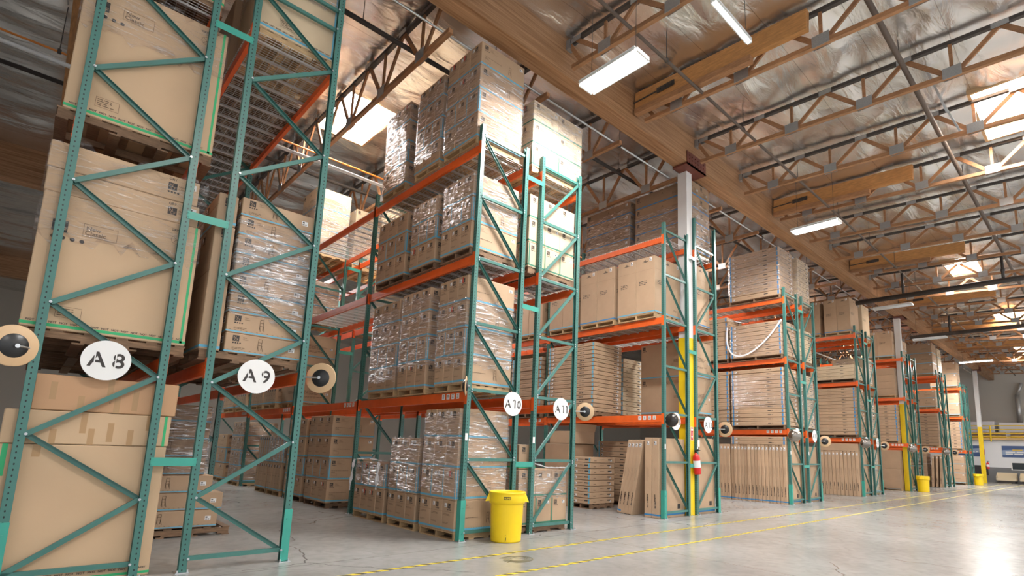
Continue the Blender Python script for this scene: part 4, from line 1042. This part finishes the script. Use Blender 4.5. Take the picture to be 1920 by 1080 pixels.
# --- rack A14 / A15
XE = (17.45, 18.55); XF = (19.0, 20.0)
load('A14', 3, 'aisle-end', *XE, 7.26, 9.07, 8.48, 10, 1, style='flat', adj='flat', stripe='d', wd=OLDW, wraps=((.1, 1),), lod=2)
load('A14', 2, 'aisle-end', *XE, 7.26, 9.07, 5.93, 8, 1, style='flat', adj='flat', stripe='d', wd=OLDW, lod=2, wraps=((.02, .98),))
load('A14', 2, 'inner', *XE, 9.15, 10.8, 6.3, 9, 1, style='flat', adj='flat', stripe='d', wd=OLDW, lod=2)
load('A14', 1, 'aisle-end', *XE, 7.26, 9.07, 4.36, 14, 1, style='flat', adj='flat', stripe='d', wd=OLDW, lod=2, wraps=((.3, .9),))
load('A14', 1, 'inner', *XE, 9.15, 10.8, 4.36, 14, 1, style='flat', adj='flat', stripe='d', wd=OLDW, lod=2)
for k in range(16):
    y = 7.255 + k * .118
    carton(17.45 + (k * 5 % 7) * .006, 18.5, y, y + .108, 0, 1.84, 'vflat', KRAFT, 'd', 'narrow carton standing on edge under rack A14, %s from the main aisle' % ORD[k], 'cartons on edge under rack A14', 2, 0)
for k in range(4):
    y = 9.16 + k * .125
    carton(17.45, 18.5, y, y + .12, 0, 1.84, 'vflat', KRAFT, 'd', 'narrow carton on edge under rack A14, %s of the deeper row' % ORD[k], 'cartons on edge under rack A14', 2, 0)
for k in range(2):
    carton(17.45, 18.5, 7.25, 9.1, 1.843 + k * .13, 1.968 + k * .13, 'flat', KRAFT, 'd', 'flat carton lying across the upright cartons in rack A14, %s one' % ('lower', 'upper')[k], None, 2)
load('A15', 3, 'aisle-end', *XF, 7.26, 9.0, 8.5, 10, 1, style='flat', adj='flat white-wrapped', mt=PALE, stripe=None, wd=OLDW, wraps=((.0, 1),), lod=2)
load('A15', 2, 'aisle-end', *XF, 7.26, 9.0, 5.9, 7, 1, style='flat', adj='flat', stripe=None, wd=OLDW, lod=2, mt=PALE)
load('A15', 1, 'aisle-end', *XF, 7.26, 9.0, 4.3, 12, 1, style='flat', adj='flat', stripe=None, wd=OLDW, wraps=((.0, 1),), lod=2, mt=PALE)
carton(19.05, 20.0, 7.26, 7.5, 0, 1.84, 'vflat', KRAFT, 'd', 'wide flat carton standing on the floor in rack A15', None, 2)
# --- rack A16 / A17
XG = (24.5, 25.6); XH = (26.1, 27.1)
load('A16', 3, 'aisle-end', *XG, 7.28, 8.33, 8.27, 1, 2, style='tall', adj='tall', lod=2, stripe='d')
load('A16', 3, 'middle', *XG, 8.5, 9.5, 8.27, 1, 2, style='tall', adj='tall', lod=2, stripe='d')
load('A16', 2, 'aisle-end', *XG, 7.26, 9.0, 5.38, 4, 1, style='flat', adj='flat', wd=OLDW, lod=2, stripe=None, mt=PALE)
load('A16', 1, 'aisle-end', *XG, 7.26, 9.0, 4.42, 14, 1, style='flat', adj='flat', wd=OLDW, lod=2, stripe='d', mt=KRAFT)
for k in range(10):
    y = 7.265 + k * .15
    carton(24.5 + (k * 3 % 5) * .008, 25.6, y, y + .138, 0, 1.80, 'vflat', KRAFT, None, 'narrow carton standing on edge under rack A16, %s from the main aisle' % ORD[k], 'cartons on edge under rack A16', 2, 0)
carton(24.5, 25.6, 7.26, 8.75, 1.803, 2.1, 'plain', KRAFT, None, 'thick plain carton lying across the upright cartons in rack A16', None, 2)
load('A17', 3, 'aisle-end', *XH, 7.28, 8.3, 8.3, 1, 1, style='tall', adj='tall white-faced', mt=PALE, lod=2)
load('A17', 2, 'aisle-end', *XH, 7.28, 8.6, 5.9, 5, 1, style='flat', adj='wrapped flat', wraps=((0, 1),), mt=PALE, lod=2, stripe=None)
load('A17', 1, 'aisle-end', *XH, 7.28, 8.6, 4.2, 8, 1, style='flat', adj='wrapped flat', wraps=((0, 1),), mt=PALE, lod=2, stripe=None)
load('A17', 0, 'aisle-end', *XH, 7.28, 8.4, 1.9, 2, 1, style='long', adj='wrapped', wraps=((0, 1),), mt=PALE, lod=2)
# --- far rows
load('A18', 3, 'aisle-end', 31.8, 32.9, 7.55, 8.9, 8.15, 1, 2, style='tall', adj='tall', lod=2)
load('A18', 2, 'aisle-end', 31.8, 32.9, 7.55, 9.4, 6.2, 4, 1, style='plain', adj='dark plain', lod=2, mt=BROWN, stripe=None)
load('A18', 1, 'aisle-end', 31.8, 32.9, 7.55, 9.4, 4.3, 12, 1, style='flat', adj='flat', lod=2, stripe='d')
load('A18', 0, 'aisle-end', 31.8, 32.9, 7.55, 9.5, 2.0, 2, 1, style='plain', adj='big plain', lod=2, stripe=None, mt=BROWN)
load('A19', 3, 'aisle-end', 33.4, 34.4, 7.5, 8.5, 7.9, 2, 1, style='long', adj='brown', lod=2)
load('A19', 1, 'aisle-end', 33.4, 34.4, 7.3, 8.6, 4.2, 4, 1, style='plain', adj='wrapped', wraps=((0, 1),), mt=PALE, lod=2, stripe=None)
load('A20', 3, 'aisle-end', 39.5, 40.6, 7.3, 9.6, 8.72, 3, 1, style='long', mt=BROWN, adj='long', lod=2)
load('A20', 2, 'aisle-end', 39.5, 40.6, 7.3, 8.3, 5.8, 2, 1, style='long', adj='blue-taped', lod=2)
load('A20', 2, 'inner', 39.5, 40.6, 8.5, 9.6, 5.7, 3, 1, style='plain', adj='white-wrapped', lod=2, mt=PALE, wraps=((0, 1),), stripe=None)
load('A20', 1, 'aisle-end', 39.5, 40.6, 7.3, 9.5, 4.4, 11, 1, style='flat', adj='flat', lod=2, stripe=None, mt=BROWN)
load('A20', 0, 'inner', 39.5, 40.6, 8.0, 9.6, 2.0, 9, 1, style='flat', adj='flat', lod=2, stripe=None, mt=BROWN)
for k in range(3):
    o = carton(39.5, 40.5, 7.32 + k * .2, 7.44 + k * .2, 0, 1.85, 'vflat', KRAFT, None, 'narrow carton leaning at the second-last double rack, %s from the aisle' % ORD[k], None, 2, 0, tilt=(math.radians(3), 0, 0))
    o.location.z = .01
load('A21', 3, 'aisle-end', 41.0, 42.0, 7.3, 8.3, 8.6, 3, 1, style='long', adj='white-faced', mt=PALE, lod=2)
load('A21', 1, 'aisle-end', 41.0, 42.0, 7.3, 8.5, 4.3, 5, 1, style='plain', adj='wrapped', wraps=((0, 1),), mt=PALE, lod=2, stripe=None)
load('A22', 3, 'aisle-end', 46.7, 47.8, 7.3, 8.9, 8.5, 2, 1, style='long', adj='brown', lod=2)
load('A22', 2, 'aisle-end', 46.7, 47.8, 7.3, 9.0, 6.3, 2, 1, style='long', adj='blue-taped', lod=2)
load('A22', 1, 'aisle-end', 46.7, 47.8, 7.3, 8.9, 4.3, 9, 1, style='flat', adj='flat', lod=2, stripe='d')
load('A22', 0, 'aisle-end', 46.7, 47.8, 7.3, 8.9, 2.0, 3, 1, style='long', adj='blue-taped', lod=2)
load('A23', 1, 'aisle-end', 48.2, 49.2, 7.3, 8.4, 4.2, 5, 1, style='plain', adj='wrapped', wraps=((0, 1),), mt=PALE, lod=2, stripe=None)
load('A23', 0, 'aisle-end', 48.2, 49.2, 7.3, 8.4, 1.9, 3, 1, style='plain', adj='wrapped', mt=PALE, lod=2, stripe=None)
# --- rack A8
carton(-.42, 1.16, 7.24, 8.5, .0, 1.335, 'bare', BIGC, 'g', 'huge smooth brown carton on the floor of rack A8', None, jit=0)
carton(-.15, 1.17, 7.24, 8.4, 1.34, 1.665, 'taped', BIGC, 'g', 'wide carton with a green tape end, on the huge floor carton of rack A8', None, jit=0)
carton(.02, 1.20, 7.24, 8.4, 1.67, 2.02, 'taped', mat('red_kraft', (.52, .30, .16), .55, nscale=2, namt=.06), None, 'reddish taped wide carton, topmost of the floor stack in rack A8', None, jit=0)
pallet(-.2, 1.2, 7.24, 8.4, LZ[1], 'old dark pallet under the carton printed New Classic in rack A8', OLDW)
carton(-.17, 1.19, 7.24, 8.42, LZ[1] + PH, 3.87, 'big', BIGC, 'g', 'tall green-taped carton printed New Classic, low shelf of rack A8', None, jit=0)
carton(-.18, 1.15, 7.26, 8.4, 3.875, 4.13, 'gry', BIGC, None, 'flat wide carton lying directly on the New Classic carton of rack A8', None, jit=0)
carton(-.19, 1.12, 7.26, 8.4, 4.135, 4.42, 'gry', BIGC, None, 'topmost flat wide carton on the low shelf of rack A8', None, jit=0)
pallet(-.2, 1.2, 7.24, 8.4, LZ[2], 'old dark pallet on the middle shelf of rack A8', OLDW)
carton(-.16, 1.19, 7.24, 8.42, LZ[2] + PH, 6.42, 'big', BIGC, 'g', 'tall green-taped carton on the middle shelf of rack A8', None, jit=0)
pallet(-.1, 1.1, 7.3, 8.4, LZ[3], 'old pallet on the top shelf of rack A8', OLDW)
carton(-.1, 1.1, 7.3, 8.4, LZ[3] + PH, 8.3, 'big', BIGC, 'g', 'green-taped carton on the top shelf of rack A8, cut by the frame', None, jit=0)
for l, zt in ((1, 4.2), (2, 6.3)):
    load('A8', l, 'middle', -.1, 1.1, 8.6, 9.75, zt, 1, 1, style='plain', mt=BIGC, stripe=None, adj='plain', wd=OLDW)
    load('A8', l, 'inner', -.1, 1.1, 9.9, 11.0, zt, 1, 1, style='plain', mt=BIGC, stripe=None, adj='plain', wd=OLDW)
film(-.19, 1.2, 7.235, 8.43, 3.35, 4.45, 'loose clear film around the top of the low shelf cartons of rack A8', .22, fm=THINF)
film(-.17, 1.2, 7.235, 8.43, 5.75, 6.46, 'clear film around the top of the middle shelf carton of rack A8', .18, fm=THINF)
# --- rack A9
pallet(1.33, 2.44, 7.24, 8.35, LZ[1], 'grey-brown pallet under the chair cartons, low shelf of rack A9', OLDW)
zz = LZ[1] + PH
for k in range(8):
    h = (4.43 - zz) / 8
    carton(1.58, 2.46, 7.24, 7.74, zz + k * h, zz + (k + 1) * h - .003, 'chair', KRAFT, 'b', 'blue-taped chair carton in rack A9, %s of the wrapped stack of eight' % tiers(8)[k], 'chair cartons in rack A9')
    carton(1.58, 2.46, 7.76, 8.3, zz + k * h, zz + (k + 1) * h - .003, 'plain', KRAFT, None, 'carton hidden behind the chair cartons of rack A9, %s tier' % tiers(8)[k], 'rear cartons in rack A9') if k in (0, 7) else None
carton(1.33, 1.54, 7.25, 8.3, zz, 4.0, 'carton', KRAFT, 'b', 'tall narrow carton standing beside the chair cartons, low shelf of rack A9', None)
carton(1.33, 1.54, 7.25, 8.3, 4.003, 4.4, 'carton', KRAFT, 'b', 'short narrow carton on top of the tall narrow one in rack A9', None)
film(1.575, 2.465, 7.238, 8.305, zz + .42, 4.22, 'wide shiny band of stretch film around the chair cartons of rack A9', .1, .01)
film(1.575, 2.465, 7.238, 8.305, zz + .7, 3.9, 'second shiny layer of stretch film around the chair cartons of rack A9', .14, .016)
load('A9', 1, 'middle', 1.42, 2.45, 8.55, 9.7, 4.2, 3, 1, style='plain', stripe=None, adj='plain', wd=OLDW)
load('A9', 1, 'inner', 1.42, 2.45, 9.85, 10.9, 4.0, 3, 1, style='plain', stripe=None, adj='plain', wd=OLDW)
load('A9', 3, 'aisle-end', 1.5, 2.5, 7.26, 8.4, 8.4, 1, 1, style='big', mt=PALE, stripe='b', adj='blue-edged pale', wraps=((.45, 1),), wd=WOOD)
for k in range(2):
    load('A9', 3, ('middle', 'inner')[k], 1.42, 2.5, 8.55 + 1.25 * k, 9.7 + 1.25 * k, 8.0, 1, 1, style='plain', stripe=None, adj='plain', wd=OLDW)
for k in range(3):
    load('A9', 3, 'second-bay ' + ('aisle-end', 'middle', 'inner')[k], 1.42, 2.5, 11.3 + 1.25 * k, 12.4 + 1.25 * k, 7.9, 1, 1, style='plain', stripe=None, adj='plain', wd=OLDW)
# floor stack in A9: three bare chair cartons, then film-wrapped ones
pallet(1.15, 2.5, 9.62, 10.8, 0, 'worn low pallet on the floor of rack A9 with three bare cartons', OLDW)
for k in range(3):
    carton(1.2 + .02 * k, 2.32 + .04 * (k == 1) - .12 * (k == 2), 9.66, 10.7, PH + k * .255, PH + k * .255 + .25, 'chair', KRAFT, 'b', 'bare chair carton on the worn floor pallet of rack A9, %s one' % ('bottom', 'middle', 'third')[k], 'floor cartons in rack A9')
for k in range(4):
    carton(1.2, 2.08, 9.7, 10.7, .895 + k * .26, .895 + k * .26 + .255, 'chair', BROWN, 'b', 'film-wrapped chair carton above the bare ones in rack A9, %s of the four' % ORD[k], 'floor cartons in rack A9')
film(1.19, 2.09, 9.69, 10.71, .9, 1.92, 'crinkled film around the upper floor cartons of rack A9', .04)
load('A9', 0, 'second-bay inner', 1.45, 2.5, 13.0, 14.5, 2.0, 3, 1, style='plain', stripe=None, adj='shaded', wd=OLDW)

# ---------------------------------------------------------------- loose film, strap, bins, extinguishers
def crumple(name, pts, w, label):
    m = MB(); rr = random.Random(len(label)); n = 10; rings = []
    cp = [Vector(p) for p in pts]; c0 = cp[0].copy(); path = []
    for a, b in zip(cp, cp[1:]):
        for k in range(6): path.append(a.lerp(b, k / 6))
    path.append(cp[-1])
    for i, p in enumerate(path):
        for k in range(n):
            r = w * rr.uniform(.35, 1.1) * (.6 + .4 * math.sin(i)); a = 2 * math.pi * k / n
            m.v.append(tuple(p - c0 + Vector((math.cos(a) * r * .8, math.sin(a) * r * .45, rr.uniform(-.015, .015)))))
    for i in range(len(path) - 1):
        for k in range(n): m.f.append((i * n + k, i * n + (k + 1) % n, (i + 1) * n + (k + 1) % n, (i + 1) * n + k)); m.m.append(0)
    tag(ob(name, m.mesh(name, [CRUMP], False), None, c0), label, 'plastic film')
crumple('loose_film', [(4.97, 10.84, 1.12), (4.94, 10.86, .85), (4.93, 10.88, .5)], .05, 'torn clear film hanging at the inner corner of the low floor load, rack A10')
crumple('loose_film', [(4.95, 9.75, 1.1), (4.93, 9.72, .85), (4.93, 9.76, .6)], .06, 'crumpled clear film hanging over the lowest floor load of rack A10')
crumple('loose_film', [(4.97, 10.75, 1.13), (4.98, 10.2, 1.16), (4.97, 9.7, 1.13)], .045, 'roll of crumpled film along the top of the lowest floor load, rack A10')
crumple('loose_film', [(-.25, 7.2, 2.08), (-.2, 7.2, 2.2), (-.1, 7.2, 2.28)], .05, 'wad of clear film below the mirror of rack A8')
crumple('loose_film', [(6.6, 7.2, 1.2), (6.95, 7.2, 1.13), (7.45, 7.2, 1.12)], .03, 'rolled film edge along the top of the floor load in rack A11')
crumple('loose_film', [(17.42, 9.1, 6.15), (17.4, 8.9, 6.1), (17.4, 8.5, 5.97)], .08, 'bunched film on the inner end of the middle shelf stack, rack A14')
import math as _m
pts = []
P0, P1, P2, P3 = Vector((17.4, 9.12, 5.9)), Vector((17.38, 9.35, 4.4)), Vector((17.38, 8.2, 4.55)), Vector((17.4, 7.22, 5.92))
for i in range(25):
    s = i / 24; pts.append(tuple(P0 * (1 - s) ** 3 + P1 * 3 * s * (1 - s) ** 2 + P2 * 3 * s * s * (1 - s) + P3 * s ** 3))
m = MB()
for a, b in zip(pts, pts[1:]): m.bar(a, b, .01, .05, 0, (1, 0, 0))
tag(ob('hanging_strap', m.mesh('hanging_strap', [STRAP])), 'white strap sagging in a loop across the flat cartons on rack A14', 'strap')

def bin_(x, y, label, text=True, rot=0):
    t = thing('waste_bin', label, 'bin', (x, y, 0), (0, 0, rot), 'yellow waste bins')
    m = MB(); m.lathe([(.001, .004), (.222, .004), (.232, .0), (.24, .02), (.24, .028), (.262, .58), (.262, .60), (.25, .60), (.23, .03), (.001, .03)], 48); ob('body', m.mesh('body', [BINY], True), t)
    m = MB(); m.lathe([(.255, .575), (.282, .585), (.292, .62), (.292, .70), (.287, .735), (.296, .75), (.292, .765), (.27, .765), (.262, .74), (.255, .60)], 48); rm = ob('rim', m.mesh('rim', [BINY], True), t)
    for s in (-1, 1):
        m = MB(); m.hexa([(s * .27, -.1, .62), (s * .27, .1, .62), (s * .345, .08, .61), (s * .345, -.08, .61), (s * .27, -.08, .735), (s * .27, .08, .735), (s * .295, .06, .735), (s * .295, -.06, .735)]); ob('handle', m.mesh('handle', [BINY]), rm)
    if text:
        m = MB(); 
        for k in range(8):
            a0, a1 = [-math.pi / 2 + (-.19 + .38 * (k + j) / 8) for j in (0, 1)]; r = .2945
            m.poly([(r * math.cos(a0), r * math.sin(a0), .655), (r * math.cos(a1), r * math.sin(a1), .655), (r * math.cos(a1), r * math.sin(a1), .70), (r * math.cos(a0), r * math.sin(a0), .70)])
        bpl = ob('brand_plate', m.mesh('brand_plate', [BLACK]), t)
        m = MB(); vs, fs = text_geo('ULINE', .036, .0012, 1.05); wx = max(v[0] for v in vs)
        m.v = [(.2965 * math.cos(-math.pi / 2 + (a - wx / 2) / .295), .2965 * math.sin(-math.pi / 2 + (a - wx / 2) / .295), .665 + b) for a, b in vs]; m.f = list(fs); m.m = [0] * len(fs)
        ob('brand_lettering', m.mesh('brand_lettering', [BINY]), bpl)
        m = MB()
        for (u, v, w, h) in ((.0, .05, .01, .03), (.004, .085, .006, .012), (-.004, .12, .006, .01), (-.002, .03, .008, .018)):
            m.box(u - w / 2, u + w / 2, -.2465 - v * .04, -.2440 - v * .04, v, v + h)
        ob('scuff_mark', m.mesh('scuff_mark', [BLACK]), t)
bin_(5.73, 6.84, 'round yellow waste bin with a black brand plate, in front of rack A10', True, math.radians(-40))
bin_(32.4, 6.78, 'yellow waste bin by the second yellow column, down the aisle', False)
bin_(47.9, 6.78, 'yellow waste bin near the last rack, farthest of the three', False)
def extinguisher(x, y, z, label, r=.075, tilt=0):
    t = thing('fire_extinguisher', label, 'fire extinguisher', (x, y, z), (0, tilt, 0))
    m = MB(); m.lathe([(.001, 0), (r * .9, 0), (r, .03), (r, .40), (r * .75, .46), (r * .35, .49), (r * .3, .52), (.001, .52)], 24); ob('cylinder', m.mesh('cylinder', [mat('extinguisher_red', (.62, .02, .02), .3)], True), t)
    m = MB(); m.lathe([(r + .001, .16), (r + .001, .33)], 24); ob('paper_label', m.mesh('paper_label', [WHITE], True), t)
    m = MB(); m.box(-.02, .02, -.03, .03, .51, .56); m.box(-.012, .012, -.12, .03, .56, .58); m.bar((0, 0, .55), (.1, -.03, .60), .02, .012); ob('valve_handle', m.mesh('valve_handle', [BLACK]), t)
    m = MB(); m.tube([(0, .03, .53), (.07, .03, .56), (.1, .03, .4), (.095, .02, .2)], .011, 8); ob('hose', m.mesh('hose', [BLACK], True), t)
extinguisher(11.92, 7.1, .98, 'red fire extinguisher hanging on the yellow column beside rack A12', .085, math.radians(-8))
extinguisher(54.5, 7.05, 1.1, 'red fire extinguisher on the farthest yellow column', .1)
m = MB(); m.box(-.06, .06, -.003, 0, -.16, .16, 0); m.box(-.05, .05, -.004, -.003, -.15, .15, 1)
m.poly([(-.035, -.0045, -.06), (.035, -.0045, -.06), (0, -.0045, -.13)], 0); m.poly([(.012, -.0045, -.06), (-.012, -.0045, -.06), (-.012, -.0045, .04), (.012, -.0045, .04)], 0); m.box(-.04, .04, -.005, -.004, .07, .12, 0)
tag(ob('extinguisher_sign', m.mesh('extinguisher_sign', [WHITE, RED]), None, (11.83, 7.195, 1.95)), 'red and white arrow sign on the yellow column above the extinguisher', 'sign')
m = MB(); m.box(-.1, .1, -.01, 0, -.2, .2); tag(ob('extinguisher_sign', m.mesh('extinguisher_sign', [RED]), None, (54.5, 7.195, 2.4)), 'small red sign on the farthest yellow column', 'sign')
m = MB(); m.box(-.035, .035, -.03, 0, -.08, .08, 0); tag(ob('junction_box', m.mesh('junction_box', [WHITE]), None, (12.0, 7.135, 1.72)), 'small white junction box on the post beside the A 13 sign', 'electrical box')
m = MB()
for k in range(5):
    r = .10 + .035 * k; pts = [(r * math.cos(a * .35 + k) * 1.0, r * .85 * math.sin(a * .35 + k), .0015) for a in range(14 + (k % 2) * 3)]
    for a, b in zip(pts, pts[1:]): m.bar(a, b, .012, .001)
tag(ob('floor_stain', m.mesh('floor_stain', [mat('tyre_mark', (.16, .14, .06), .5)]), None, (4.93, 5.65, .0006)), 'round scribbled scuff on the floor in front of the near yellow bin', 'floor mark')

# ---------------------------------------------------------------- offices at the far end
m = MB(); m.box(58.0, 62.1, -8, 14, 1.22, 3.45, 0); m.box(58.0, 62.1, -8, 14, 0, 1.22, 1); struct('wall_office', m.mesh('wall_office', [OFFW, GREYW]))
m = MB(); m.box(57.7, 62.1, -8, 14, 3.45, 3.62); struct('floor_mezzanine', m.mesh('floor_mezzanine', [mat('deck_timber', (.62, .42, .18), .6)]))
t = thing('mezzanine_railing', 'yellow pipe railing along the edge of the far mezzanine', 'railing')
for z in (4.62, 4.3, 3.98, 3.7):
    m = MB(); m.cyl((57.8, -8, z), (57.8, 14, z), .035, 8); ob('rail', m.mesh('rail', [YELLOW]), t)
for k in range(10):
    m = MB(); y = -6.1 + k * 2.2; m.cyl((57.68, y, 3.3), (57.68, y, 4.62), .05, 8); ob('post', m.mesh('post', [YELLOW]), t)
NAVY = mat('banner_navy', (.06, .11, .26), .5); NAVY2 = mat('banner_pale', (.28, .36, .52), .5); GOLD = mat('banner_gold', (.75, .5, .08), .5)
for (y0, y1, nm) in ((4.3, 6.5, 'blue wall banner with white and gold writing on the far office wall'), (7.85, 9.6, 'blue wall banner partly hidden behind the last rack')):
    t = thing('wall_banner', nm, 'banner', (57.99, (y0 + y1) / 2, 2.53))
    h = (y1 - y0) / 2; m = MB(); m.box(-.02, 0, -h, h, -.46, .46, 0); m.poly([(-.021, h, -.3), (-.021, -h, -.1), (-.021, -h, .25), (-.021, h, .1)], 1); m.poly([(-.022, h * .5, .46), (-.022, -h * .5, .46), (-.022, 0, .33)], 0); m.poly([(-.022, h * .5, -.46), (0 - .022, 0, -.33), (-.022, -h * .5, -.46)], 0)
    ob('panel', m.mesh('panel', [NAVY, NAVY2]), t)
    m = MB(); mp = lambda u, v, e=0: (-.026, -u, v)
    bars(m, mp, -h * .4, .17, h * .85, 1, .1, .1, 1, 5); bars(m, mp, -h * .8, .0, h * 1.7, 2, .09, .16, 0, 6)
    ob('lettering', m.mesh('lettering', [WHITE, GOLD]), t)
t = struct('window_11', None, (57.99, 5.3, 1.37)) 
m = MB(); m.box(-.04, 0, -.72, .72, -.33, .33); m_ = m.mesh('window_frame', [WHITE]); ob('window_frame', m_, t)
m = MB(); m.box(-.05, -.04, -.64, .64, -.26, .26); ob('glass', m.mesh('glass', [mat('office_glass', (.05, .06, .07), .1)]), t)
t = struct('window_12', None, (57.99, 8.0, .95)); m = MB(); m.box(-.05, 0, -.5, .5, -.4, .4); ob('glass', m.mesh('glass', [mat('dark_glass', (.05, .05, .06), .2)]), t)
TANB = mat('tan_plastic', (.72, .60, .42), .6)
for k, y in enumerate((6.3, 4.85, 3.4)):
    t = thing('tan_bin', 'tan open-fronted storage bin at the far office wall, %s from the column' % ORD[k], 'storage bin', (57.3, y, .2), group='tan storage bins')
    m = MB(); m.box(-.3, .5, -.62, .62, 0, .03); m.box(-.3, -.27, -.62, .62, .03, .22); m.box(.47, .5, -.62, .62, .03, .62)
    for s in (-1, 1): m.hexa([(-.3, s * .62 - .015, .03), (.5, s * .62 - .015, .03), (.5, s * .62 + .015, .03), (-.3, s * .62 + .015, .03), (-.3, s * .62 - .015, .3), (.5, s * .62 - .015, .62), (.5, s * .62 + .015, .62), (-.3, s * .62 + .015, .3)])
    ob('tub', m.mesh('tub', [TANB]), t)
    m = MB(); m.box(-.2, .4, -.5, .5, -.2, 0); ob('base', m.mesh('base', [DARKS]), t)
for k in range(5):
    m = MB(); m.box(58.6, 60.5, -1.5 + k * 2.8, 1.0 + k * 2.8, 3.62, 4.9 + .12 * (k % 2)); tag(ob('stored_goods', m.mesh('stored_goods', [mat('white_wrap', (.66, .65, .70), .6)])), 'white-wrapped goods stored on the far mezzanine, %s block along the railing' % ORD[k], 'goods', 'mezzanine goods')
for k in range(4):
    m = MB(); m.cyl((58.4, 9 - k * 3.1, 3.75), (58.4, 6.2 - k * 3.1, 3.75), .12, 10); m.cyl((58.4, 9 - k * 3.1, 4.02), (58.4, 6.2 - k * 3.1, 4.02), .1, 10); tag(ob('fabric_roll', m.mesh('fabric_roll', [mat('roll_tan', (.6, .42, .2), .7)])), 'tan rolls lying behind the mezzanine railing, %s set' % ORD[k], 'roll', 'mezzanine rolls')
t = thing('duct_pipe', 'silver vertical duct pipe on the far beige wall', 'pipe', (61.9, 5.55, 4.9)); m = MB(); m.cyl((0, 0, 0), (0, 0, 2.6), .18, 16); m.cyl((0, 0, 2.6), (0, -.35, 3.6), .15, 12); ob('tube', m.mesh('tube', [GALV], True), t)
print('objects', len(SC.objects))
